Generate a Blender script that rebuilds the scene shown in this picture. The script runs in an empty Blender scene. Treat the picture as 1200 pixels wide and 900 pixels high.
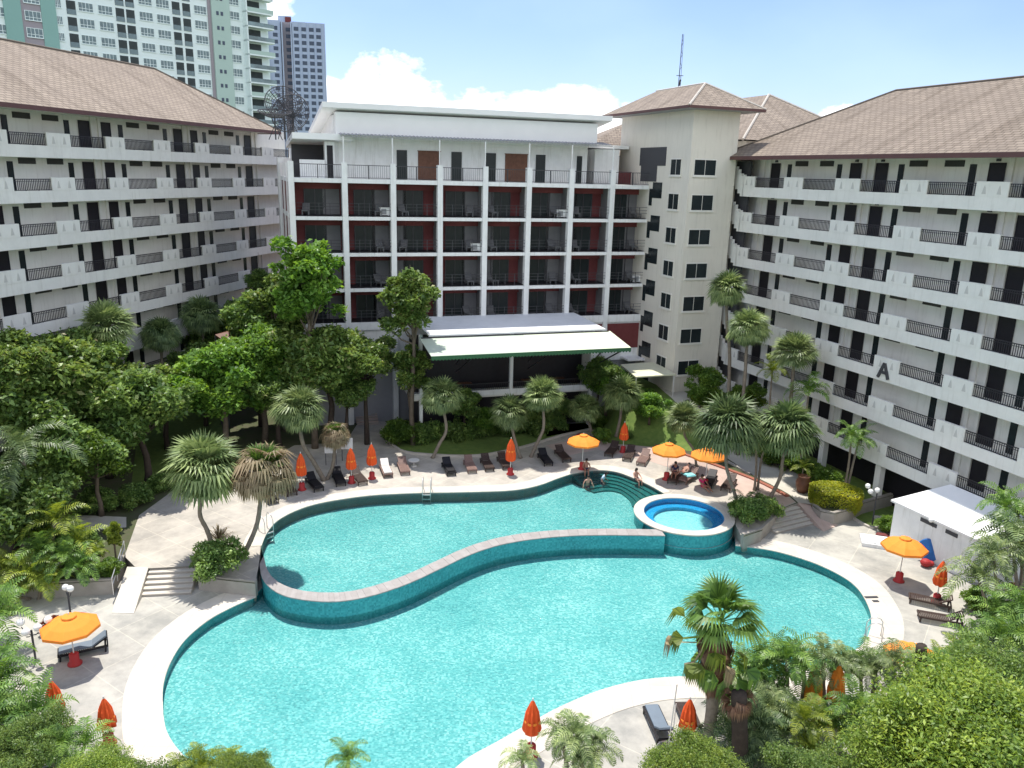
import bpy, bmesh, math, random
import numpy as np
from mathutils import Vector, Matrix
from mathutils.geometry import tessellate_polygon
R_ = math.radians
rnd = random.Random(7)
scene = bpy.context.scene
COL = scene.collection

# ------------------------------------------------------------------ camera (solved from the photograph's vanishing points)
CF, CP, CR, CH = 926.45, R_(14.94), 0.02644, 20.5
cr0 = Vector((1, 0, 0)); cu0 = Vector((0, math.sin(CP), math.cos(CP))); cfw = Vector((0, math.cos(CP), -math.sin(CP)))
crt = cr0 * math.cos(CR) + cu0 * math.sin(CR); cup = cu0 * math.cos(CR) - cr0 * math.sin(CR)
CPOS = Vector((0, 0, CH))
cam_d = bpy.data.cameras.new('camera'); cam = bpy.data.objects.new('camera', cam_d); COL.objects.link(cam)
M4 = Matrix((crt, cup, -cfw)).transposed().to_4x4(); M4.translation = CPOS
cam.matrix_world = M4
cam_d.sensor_width = 36; cam_d.lens = CF / 1200 * 36; cam_d.clip_start = .1; cam_d.clip_end = 9000
scene.camera = cam

def ray(x, y): return cfw * CF + crt * (x - 600) + cup * (450 - y)
def G(x, y, z=0.0):
    "survey a point of the photograph on the level z"
    d = ray(x, y); return CPOS + d * ((z - CH) / d.z)
def at(x, y, D):
    "survey a point at the distance D"
    d = ray(x, y); return CPOS + d * (D / math.hypot(d.x, d.y))
def ground_h(x, y):
    "the garden rises towards the beige tower"
    D = math.hypot(x, y); a = math.degrees(math.atan2(x, y))
    t = min(1, max(0, (D - 59.6) / 6.0)); t = t * t * (3 - 2 * t)
    u = min(1, max(0, (a - 6.8) / 1.6)) * min(1, max(0, (18.5 - a) / 4.5)); u = u * u * (3 - 2 * u)
    return 2.9 * t * u
def GT(x, y, dz=0.0):
    "survey a point on the rising garden"
    d = ray(x, y); t = 30.0 / CF
    while t < .2:
        p = CPOS + d * t
        if p.z <= ground_h(p.x, p.y): break
        t += .0001
    p.z = ground_h(p.x, p.y) + dz; return p
def G2(pts, z=0.0): return [tuple(G(x, y, z).xy) for x, y in pts]

# ------------------------------------------------------------------ objects
def tag(o, label=None, cat=None, group=None, kind=None):
    if label: o['label'] = label
    if cat: o['category'] = cat
    if group: o['group'] = group
    if kind: o['kind'] = kind
    return o
def empty(name, loc=(0, 0, 0), rz=0, label=None, cat=None, group=None):
    o = bpy.data.objects.new(name, None); COL.objects.link(o); o.location = loc; o.rotation_euler = (0, 0, rz)
    o.empty_display_size = .3
    return tag(o, label, cat, group)
def link(name, me, parent=None):
    o = bpy.data.objects.new(name, me); COL.objects.link(o)
    if parent is not None: o.parent = parent
    return o
def copy_tree(o, parent=None):
    c = o.copy(); COL.objects.link(c); c.parent = parent
    if parent is not None: c.matrix_parent_inverse = o.matrix_parent_inverse
    for ch in KIDS.get(o.name, []) or [k for k in o.children]:
        copy_tree(ch, c)
    return c
KIDS = {}

class MB:
    def __init__(s): s.v = []; s.f = []; s.m = []; s.uv = []
    def add(s, vs, fs, m=0, uvs=None):
        b = len(s.v); s.v += [tuple(p) for p in vs]
        for i, f in enumerate(fs):
            s.f.append(tuple(b + j for j in f)); s.m.append(m); s.uv.append(uvs[i] if uvs else None)
        return s
    def box(s, x0, x1, y0, y1, z0, z1, m=0):
        if x0 > x1: x0, x1 = x1, x0
        if y0 > y1: y0, y1 = y1, y0
        return s.add([(x0, y0, z0), (x1, y0, z0), (x1, y1, z0), (x0, y1, z0), (x0, y0, z1), (x1, y0, z1), (x1, y1, z1), (x0, y1, z1)],
                     [(0, 3, 2, 1), (4, 5, 6, 7), (0, 1, 5, 4), (1, 2, 6, 5), (2, 3, 7, 6), (3, 0, 4, 7)], m)
    def bar(s, a, b, w, h=None, m=0):
        "a rectangular bar from a to b"
        a = Vector(a); b = Vector(b); h = h or w; d = (b - a).normalized()
        up = Vector((0, 0, 1)) if abs(d.z) < .95 else Vector((1, 0, 0))
        r = d.cross(up).normalized() * (w / 2); u = r.cross(d).normalized() * (h / 2)
        vs = [a - r - u, a + r - u, a + r + u, a - r + u, b - r - u, b + r - u, b + r + u, b - r + u]
        return s.add(vs, [(0, 1, 2, 3), (7, 6, 5, 4), (0, 4, 5, 1), (1, 5, 6, 2), (2, 6, 7, 3), (3, 7, 4, 0)], m)
    def tube(s, pts, rad, n=8, m=0, caps=True):
        pts = [Vector(p) for p in pts]; rr = rad if isinstance(rad, (list, tuple)) else [rad] * len(pts)
        vs = []; prev = None
        for i, p in enumerate(pts):
            d = (pts[min(i + 1, len(pts) - 1)] - pts[max(i - 1, 0)]).normalized()
            if prev is None:
                a = Vector((1, 0, 0)) if abs(d.x) < .8 else Vector((0, 1, 0)); r = d.cross(a).normalized()
            else: r = (prev - d * prev.dot(d)).normalized()
            prev = r; u = d.cross(r)
            for k in range(n):
                t = 2 * math.pi * k / n; vs.append(p + (r * math.cos(t) + u * math.sin(t)) * rr[i])
        fs = [(i * n + k, i * n + (k + 1) % n, (i + 1) * n + (k + 1) % n, (i + 1) * n + k) for i in range(len(pts) - 1) for k in range(n)]
        if caps: fs += [tuple(range(n - 1, -1, -1)), tuple(range((len(pts) - 1) * n, len(pts) * n))]
        return s.add(vs, fs, m)
    def prism(s, poly, z0, z1, m=0, mside=None):
        "closed solid over a 2-D polygon"
        poly = [tuple(p[:2]) for p in poly]
        ar = sum(poly[i][0] * poly[(i + 1) % len(poly)][1] - poly[(i + 1) % len(poly)][0] * poly[i][1] for i in range(len(poly)))
        if ar < 0: poly = poly[::-1]
        n = len(poly); vs = [(x, y, z0) for x, y in poly] + [(x, y, z1) for x, y in poly]
        tri = tessellate_polygon([[Vector((x, y, 0)) for x, y in poly]])
        s.add(vs, [], m); b = len(s.v) - 2 * n
        for t in tri:
            a, bb, c = t
            cz = (poly[bb][0] - poly[a][0]) * (poly[c][1] - poly[a][1]) - (poly[bb][1] - poly[a][1]) * (poly[c][0] - poly[a][0])
            if cz < 0: a, c = c, a
            s.f.append((b + n + a, b + n + bb, b + n + c)); s.m.append(m); s.uv.append(None)
            s.f.append((b + c, b + bb, b + a)); s.m.append(m); s.uv.append(None)
        for i in range(n):
            j = (i + 1) % n; s.f.append((b + i, b + j, b + n + j, b + n + i)); s.m.append(m if mside is None else mside); s.uv.append(None)
        return s
    def sheet(s, loops, z, m=0):
        "flat face over a polygon with holes"
        L = [[Vector((p[0], p[1], 0)) for p in l] for l in loops]; tri = tessellate_polygon(L)
        flat = [p for l in loops for p in l]; b = len(s.v); s.v += [(p[0], p[1], z) for p in flat]
        for a, bb, c in tri:
            A, B, Cc = flat[a], flat[bb], flat[c]
            if (B[0] - A[0]) * (Cc[1] - A[1]) - (B[1] - A[1]) * (Cc[0] - A[0]) < 0: a, c = c, a
            s.f.append((b + a, b + bb, b + c)); s.m.append(m); s.uv.append(None)
        return s
    def wall(s, line, z0, z1, closed=False, m=0):
        n = len(line); b = len(s.v); s.v += [(p[0], p[1], z0) for p in line] + [(p[0], p[1], z1) for p in line]
        for i in range(n if closed else n - 1):
            j = (i + 1) % n; s.f.append((b + i, b + j, b + n + j, b + n + i)); s.m.append(m); s.uv.append(None)
        return s
    def strip(s, A, B, z0, z1, closed=False, m=0):
        "raised band between two matching lines"
        n = len(A); e = n if closed else n - 1
        vs = [(p[0], p[1], z) for z in (z0, z1) for L in (A, B) for p in L]
        fs = []
        for i in range(e):
            j = (i + 1) % n
            fs += [(2 * n + i, 2 * n + j, 3 * n + j, 3 * n + i), (i, j, 2 * n + j, 2 * n + i), (n + j, n + i, 3 * n + i, 3 * n + j)]
        if not closed: fs += [(0, 2 * n, 3 * n, n), (n - 1, 2 * n - 1, 4 * n - 1, 3 * n - 1)]
        return s.add(vs, fs, m)
    def lathe(s, prof, n=16, c=(0, 0, 0), m=0):
        vs = [(c[0] + r * math.cos(2 * math.pi * k / n), c[1] + r * math.sin(2 * math.pi * k / n), c[2] + z) for r, z in prof for k in range(n)]
        fs = [(i * n + k, i * n + (k + 1) % n, (i + 1) * n + (k + 1) % n, (i + 1) * n + k) for i in range(len(prof) - 1) for k in range(n)]
        return s.add(vs, fs, m)
    def ball(s, c, r, n=10, m=0, sz=1):
        prof = [(max(.001, r * math.sin(math.pi * i / (n // 2 + 1))), -r * sz * math.cos(math.pi * i / (n // 2 + 1))) for i in range(n // 2 + 2)]
        return s.lathe(prof, n, c, m)
    def xf(s, fn): s.v = [fn(*p) for p in s.v]; return s
    def mesh(s, name, mats, smooth=False, fix=True):
        me = bpy.data.meshes.new(name); me.from_pydata(s.v, [], s.f)
        mats = mats if isinstance(mats, (list, tuple)) else [mats]
        for mt in mats: me.materials.append(mt)
        if len(mats) > 1: me.polygons.foreach_set('material_index', s.m)
        if any(u for u in s.uv):
            ul = me.uv_layers.new(name='UVMap'); k = 0
            for fi, f in enumerate(s.f):
                for j in range(len(f)):
                    if s.uv[fi]: ul.data[k].uv = s.uv[fi][j]
                    k += 1
        if fix:
            bm = bmesh.new(); bm.from_mesh(me); bmesh.ops.recalc_face_normals(bm, faces=bm.faces); bm.to_mesh(me); bm.free()
        if smooth: me.polygons.foreach_set('use_smooth', [True] * len(me.polygons))
        me.update(); return me
    def build(s, name, mats, parent=None, smooth=False, fix=True, loc=None, rz=None):
        o = link(name, s.mesh(name, mats, smooth, fix), parent)
        if loc is not None: o.location = loc
        if rz is not None: o.rotation_euler = (0, 0, rz)
        return o

def spline(pts, k=6, closed=False):
    P = [Vector((*p, 0)) if len(p) == 2 else Vector(p) for p in pts]; n = len(P); out = []
    for i in range(n if closed else n - 1):
        if closed: a, b, c, d = P[(i - 1) % n], P[i], P[(i + 1) % n], P[(i + 2) % n]
        else: a, b, c, d = P[max(i - 1, 0)], P[i], P[i + 1], P[min(i + 2, n - 1)]
        for j in range(k):
            t = j / k
            out.append(.5 * ((2 * b) + (c - a) * t + (2 * a - 5 * b + 4 * c - d) * t * t + (3 * b - a - 3 * c + d) * t ** 3))
    if not closed: out.append(P[-1])
    return [tuple(p.xy) if len(pts[0]) == 2 else tuple(p) for p in out]
def offset(line, d, closed=True):
    "d>0 moves to the right of travel"
    n = len(line); out = []
    for i in range(n):
        a = Vector(line[(i - 1) % n] if closed else line[max(i - 1, 0)]); b = Vector(line[(i + 1) % n] if closed else line[min(i + 1, n - 1)])
        t = (b - a).normalized(); out.append((line[i][0] + t.y * d, line[i][1] - t.x * d))
    return out
def area(p): return sum(p[i][0] * p[(i + 1) % len(p)][1] - p[(i + 1) % len(p)][0] * p[i][1] for i in range(len(p))) / 2
def ccw(p): return p if area(p) > 0 else p[::-1]

# ------------------------------------------------------------------ materials
def mat(name, col, rough=.8, spec=.3, metal=0, noise=0, nscale=2, bump=0, bscale=40, col2=None, streak=0):
    m = bpy.data.materials.new(name); m.use_nodes = True; nt = m.node_tree; b = nt.nodes['Principled BSDF']
    b.inputs['Roughness'].default_value = rough; b.inputs['Specular IOR Level'].default_value = spec; b.inputs['Metallic'].default_value = metal
    b.inputs['Base Color'].default_value = (*col, 1)
    if noise or col2:
        tc = nt.nodes.new('ShaderNodeTexCoord'); nz = nt.nodes.new('ShaderNodeTexNoise'); nz.inputs['Scale'].default_value = nscale
        nz.inputs['Detail'].default_value = 6; nz.inputs['Roughness'].default_value = .65
        nt.links.new(tc.outputs['Object'], nz.inputs['Vector'])
        rp = nt.nodes.new('ShaderNodeValToRGB'); rp.color_ramp.elements[0].position = .3; rp.color_ramp.elements[1].position = .7
        c2 = col2 if col2 else tuple(c * (1 - noise) for c in col)
        rp.color_ramp.elements[0].color = (*c2, 1); rp.color_ramp.elements[1].color = (*col, 1)
        nt.links.new(nz.outputs['Fac'], rp.inputs['Fac']); nt.links.new(rp.outputs['Color'], b.inputs['Base Color'])
    if streak:   # rain streaks and grime running down the paint
        N = nt.nodes.new; L = nt.links.new
        src = b.inputs['Base Color'].links[0].from_socket
        tc = N('ShaderNodeTexCoord'); mp = N('ShaderNodeMapping'); mp.inputs['Scale'].default_value = (2.2, 2.2, .22); L(tc.outputs['Object'], mp.inputs['Vector'])
        n1 = N('ShaderNodeTexNoise'); n1.inputs['Scale'].default_value = 1.6; n1.inputs['Detail'].default_value = 7; n1.inputs['Roughness'].default_value = .7; L(mp.outputs[0], n1.inputs['Vector'])
        r1 = N('ShaderNodeValToRGB'); r1.color_ramp.elements[0].position = .28; r1.color_ramp.elements[0].color = (.62, .60, .55, 1); r1.color_ramp.elements[1].position = .48; r1.color_ramp.elements[1].color = (1, 1, 1, 1); L(n1.outputs['Fac'], r1.inputs['Fac'])
        mx = N('ShaderNodeMix'); mx.data_type = 'RGBA'; mx.blend_type = 'MULTIPLY'; mx.inputs[0].default_value = streak; L(src, mx.inputs[6]); L(r1.outputs['Color'], mx.inputs[7]); L(mx.outputs[2], b.inputs['Base Color'])
    if bump:
        tc = nt.nodes.new('ShaderNodeTexCoord'); nz = nt.nodes.new('ShaderNodeTexNoise'); nz.inputs['Scale'].default_value = bscale
        bp = nt.nodes.new('ShaderNodeBump'); bp.inputs['Strength'].default_value = bump; bp.inputs['Distance'].default_value = .02
        nt.links.new(tc.outputs['Object'], nz.inputs['Vector']); nt.links.new(nz.outputs['Fac'], bp.inputs['Height']); nt.links.new(bp.outputs['Normal'], b.inputs['Normal'])
    return m

def roof_mat(name, c1, c2, c3):
    m = bpy.data.materials.new(name); m.use_nodes = True; nt = m.node_tree; N = nt.nodes.new; L = nt.links.new
    b = nt.nodes['Principled BSDF']; b.inputs['Roughness'].default_value = .9; b.inputs['Specular IOR Level'].default_value = .15
    uv = N('ShaderNodeUVMap'); br = N('ShaderNodeTexBrick'); br.inputs['Scale'].default_value = 1
    br.inputs['Brick Width'].default_value = .55; br.inputs['Row Height'].default_value = .3; br.inputs['Mortar Size'].default_value = .035; br.inputs['Mortar Smooth'].default_value = .4
    br.inputs['Color1'].default_value = (*c1, 1); br.inputs['Color2'].default_value = (*c2, 1); br.inputs['Mortar'].default_value = (*[c * .5 for c in c2], 1); br.inputs['Bias'].default_value = -.1
    L(uv.outputs['UV'], br.inputs['Vector'])
    nz = N('ShaderNodeTexNoise'); nz.inputs['Scale'].default_value = .35; nz.inputs['Detail'].default_value = 7; nz.inputs['Roughness'].default_value = .6; L(uv.outputs['UV'], nz.inputs['Vector'])
    rp = N('ShaderNodeValToRGB'); rp.color_ramp.elements[0].position = .38; rp.color_ramp.elements[1].position = .62
    L(nz.outputs['Fac'], rp.inputs['Fac'])
    mx = N('ShaderNodeMix'); mx.data_type = 'RGBA'; mx.inputs[6].default_value = (*c3, 1); L(rp.outputs['Color'], mx.inputs[0]); L(br.outputs['Color'], mx.inputs[7])
    mx2 = N('ShaderNodeMix'); mx2.data_type = 'RGBA'; mx2.inputs[0].default_value = .35; L(br.outputs['Color'], mx2.inputs[6]); L(mx.outputs[2], mx2.inputs[7])
    # weathering: long streaks that run down the slope
    mp = N('ShaderNodeMapping'); mp.inputs['Scale'].default_value = (1.1, .12, 1); L(uv.outputs['UV'], mp.inputs['Vector'])
    n2 = N('ShaderNodeTexNoise'); n2.inputs['Scale'].default_value = 1; n2.inputs['Detail'].default_value = 4; L(mp.outputs[0], n2.inputs['Vector'])
    r2 = N('ShaderNodeValToRGB'); r2.color_ramp.elements[0].position = .33; r2.color_ramp.elements[0].color = (.62, .6, .58, 1); r2.color_ramp.elements[1].position = .5; r2.color_ramp.elements[1].color = (1, 1, 1, 1)
    L(n2.outputs['Fac'], r2.inputs['Fac'])
    m3 = N('ShaderNodeMix'); m3.data_type = 'RGBA'; m3.blend_type = 'MULTIPLY'; m3.inputs[0].default_value = .7; L(mx2.outputs[2], m3.inputs[6]); L(r2.outputs['Color'], m3.inputs[7])
    L(m3.outputs[2], b.inputs['Base Color'])
    # each course of tiles is a small step
    sp = N('ShaderNodeSeparateXYZ'); L(uv.outputs['UV'], sp.inputs[0]); dv = N('ShaderNodeMath'); dv.operation = 'DIVIDE'; dv.inputs[1].default_value = .3; L(sp.outputs['Y'], dv.inputs[0])
    fr = N('ShaderNodeMath'); fr.operation = 'FRACT'; L(dv.outputs[0], fr.inputs[0])
    bp = N('ShaderNodeBump'); bp.inputs['Strength'].default_value = .8; bp.inputs['Distance'].default_value = -.06; L(fr.outputs[0], bp.inputs['Height']); L(bp.outputs['Normal'], b.inputs['Normal'])
    return m

def tile_mat(name, cols, size, rough=.25, mortar=(.5, .6, .6), msize=.08):
    "small square mosaic; every tile its own shade"
    m = bpy.data.materials.new(name); m.use_nodes = True; nt = m.node_tree; N = nt.nodes.new; L = nt.links.new
    b = nt.nodes['Principled BSDF']; b.inputs['Roughness'].default_value = rough
    tc = N('ShaderNodeTexCoord')
    sc = N('ShaderNodeVectorMath'); sc.operation = 'SCALE'; sc.inputs['Scale'].default_value = 1 / size; L(tc.outputs['Object'], sc.inputs[0])
    fl = N('ShaderNodeVectorMath'); fl.operation = 'FLOOR'; L(sc.outputs[0], fl.inputs[0])
    wn = N('ShaderNodeTexWhiteNoise'); wn.noise_dimensions = '3D'; L(fl.outputs[0], wn.inputs['Vector'])
    nz = N('ShaderNodeTexNoise'); nz.inputs['Scale'].default_value = .28; nz.inputs['Detail'].default_value = 5; L(tc.outputs['Object'], nz.inputs['Vector'])
    ad = N('ShaderNodeMath'); ad.operation = 'MULTIPLY_ADD'; ad.inputs[1].default_value = .7; L(nz.outputs['Fac'], ad.inputs[0])
    mu = N('ShaderNodeMath'); mu.operation = 'MULTIPLY'; mu.inputs[1].default_value = .5; L(wn.outputs['Value'], mu.inputs[0]); L(mu.outputs[0], ad.inputs[2])
    rp = N('ShaderNodeValToRGB'); els = rp.color_ramp.elements
    while len(els) < len(cols): els.new(.5)
    for i, c in enumerate(cols): els[i].position = i / (len(cols) - 1); els[i].color = (*c, 1)
    L(ad.outputs[0], rp.inputs['Fac']); L(rp.outputs['Color'], b.inputs['Base Color'])
    return m

def leaf_mat(name, c1, c2, trans=.35, rough=.45, alt=None):
    m = bpy.data.materials.new(name); m.use_nodes = True; nt = m.node_tree; N = nt.nodes.new; L = nt.links.new
    b = nt.nodes['Principled BSDF']; b.inputs['Roughness'].default_value = rough; b.inputs['Specular IOR Level'].default_value = .35
    g = N('ShaderNodeNewGeometry'); rp = N('ShaderNodeValToRGB'); e = rp.color_ramp.elements
    e[0].color = (*c1, 1); e[1].color = (*c2, 1)
    if alt: x = e.new(.93); x.color = (*c2, 1); e[len(e) - 1].color = (*alt, 1)
    L(g.outputs['Random Per Island'], rp.inputs['Fac'])
    oi = N('ShaderNodeObjectInfo'); hs = N('ShaderNodeHueSaturation'); mr = N('ShaderNodeMapRange'); mr.inputs['To Min'].default_value = .8; mr.inputs['To Max'].default_value = 1.2
    L(oi.outputs['Random'], mr.inputs['Value']); tc = N('ShaderNodeTexCoord'); pn = N('ShaderNodeTexNoise'); pn.inputs['Scale'].default_value = .9; pn.inputs['Detail'].default_value = 3; L(tc.outputs['Object'], pn.inputs['Vector'])
    pm = N('ShaderNodeMapRange'); pm.inputs['From Min'].default_value = .32; pm.inputs['From Max'].default_value = .68; pm.inputs['To Min'].default_value = .72; pm.inputs['To Max'].default_value = 1.35; L(pn.outputs['Fac'], pm.inputs['Value'])
    ph = N('ShaderNodeMapRange'); ph.inputs['From Min'].default_value = .32; ph.inputs['From Max'].default_value = .68; ph.inputs['To Min'].default_value = .515; ph.inputs['To Max'].default_value = .485; L(pn.outputs['Fac'], ph.inputs['Value']); L(ph.outputs[0], hs.inputs['Hue'])
    pv_ = N('ShaderNodeMath'); pv_.operation = 'MULTIPLY'; L(pm.outputs[0], pv_.inputs[0]); L(mr.outputs[0], pv_.inputs[1])
    L(pv_.outputs[0], hs.inputs['Value']); L(rp.outputs['Color'], hs.inputs['Color'])
    L(hs.outputs['Color'], b.inputs['Base Color'])
    tr = N('ShaderNodeBsdfTranslucent'); mx = N('ShaderNodeMixShader'); mx.inputs[0].default_value = trans
    hs2 = N('ShaderNodeHueSaturation'); hs2.inputs['Value'].default_value = 1.3; hs2.inputs['Saturation'].default_value = 1.1; hs2.inputs['Hue'].default_value = .485; L(hs.outputs['Color'], hs2.inputs['Color']); L(hs2.outputs['Color'], tr.inputs['Color'])
    L(b.outputs[0], mx.inputs[1]); L(tr.outputs[0], mx.inputs[2]); L(mx.outputs[0], nt.nodes['Material Output'].inputs['Surface'])
    return m

def paving_mat(name, c1, c2, joint=1.6, jcol=None, rot=.6, jw=.02):
    m = bpy.data.materials.new(name); m.use_nodes = True; nt = m.node_tree; N = nt.nodes.new; L = nt.links.new
    b = nt.nodes['Principled BSDF']; b.inputs['Roughness'].default_value = .8; b.inputs['Specular IOR Level'].default_value = .25
    tc = N('ShaderNodeTexCoord'); nz = N('ShaderNodeTexNoise'); nz.inputs['Scale'].default_value = .45; nz.inputs['Detail'].default_value = 9; nz.inputs['Roughness'].default_value = .7
    L(tc.outputs['Object'], nz.inputs['Vector'])
    rp = N('ShaderNodeValToRGB'); rp.color_ramp.elements[0].position = .36; rp.color_ramp.elements[1].position = .6
    rp.color_ramp.elements[0].color = (*c2, 1); rp.color_ramp.elements[1].color = (*c1, 1); L(nz.outputs['Fac'], rp.inputs['Fac'])
    mp = N('ShaderNodeMapping'); mp.inputs['Rotation'].default_value = (0, 0, rot); L(tc.outputs['Object'], mp.inputs['Vector'])
    br = N('ShaderNodeTexBrick'); br.offset = 0; br.inputs['Scale'].default_value = 1; br.inputs['Brick Width'].default_value = joint; br.inputs['Row Height'].default_value = joint; br.inputs['Mortar Size'].default_value = jw
    br.inputs['Color1'].default_value = (1, 1, 1, 1); br.inputs['Color2'].default_value = (.93, .93, .92, 1); jc = jcol or (1.25, 1.22, 1.15); br.inputs['Mortar'].default_value = (*jc, 1)
    L(mp.outputs[0], br.inputs['Vector'])
    mx = N('ShaderNodeMix'); mx.data_type = 'RGBA'; mx.blend_type = 'MULTIPLY'; mx.inputs[0].default_value = 1; L(rp.outputs['Color'], mx.inputs[6]); L(br.outputs['Color'], mx.inputs[7])
    L(mx.outputs[2], b.inputs['Base Color'])
    return m

def water_mat(name, tint, bump=.12, scale=3.2):
    m = bpy.data.materials.new(name); m.use_nodes = True; nt = m.node_tree; N = nt.nodes.new; L = nt.links.new
    nt.nodes.remove(nt.nodes['Principled BSDF'])
    tp = N('ShaderNodeBsdfTransparent'); tp.inputs['Color'].default_value = (*tint, 1)
    gl = N('ShaderNodeBsdfGlossy'); gl.inputs['Roughness'].default_value = .04
    fr = N('ShaderNodeFresnel'); fr.inputs['IOR'].default_value = 1.33
    tc = N('ShaderNodeTexCoord'); mp = N('ShaderNodeMapping'); mp.inputs['Rotation'].default_value = (0, 0, .4); mp.inputs['Scale'].default_value = (1, 1.15, 1); L(tc.outputs['Object'], mp.inputs['Vector'])
    nz = N('ShaderNodeTexNoise'); nz.inputs['Scale'].default_value = scale; nz.inputs['Detail'].default_value = 4; nz.inputs['Distortion'].default_value = 1.2; L(mp.outputs[0], nz.inputs['Vector'])
    bp = N('ShaderNodeBump'); bp.inputs['Strength'].default_value = 1; bp.inputs['Distance'].default_value = bump; L(nz.outputs['Fac'], bp.inputs['Height'])
    L(bp.outputs['Normal'], gl.inputs['Normal']); L(bp.outputs['Normal'], fr.inputs['Normal'])
    mx = N('ShaderNodeMixShader'); L(fr.outputs[0], mx.inputs[0]); L(tp.outputs[0], mx.inputs[1]); L(gl.outputs[0], mx.inputs[2]); L(mx.outputs[0], nt.nodes['Material Output'].inputs['Surface'])
    return m

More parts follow.
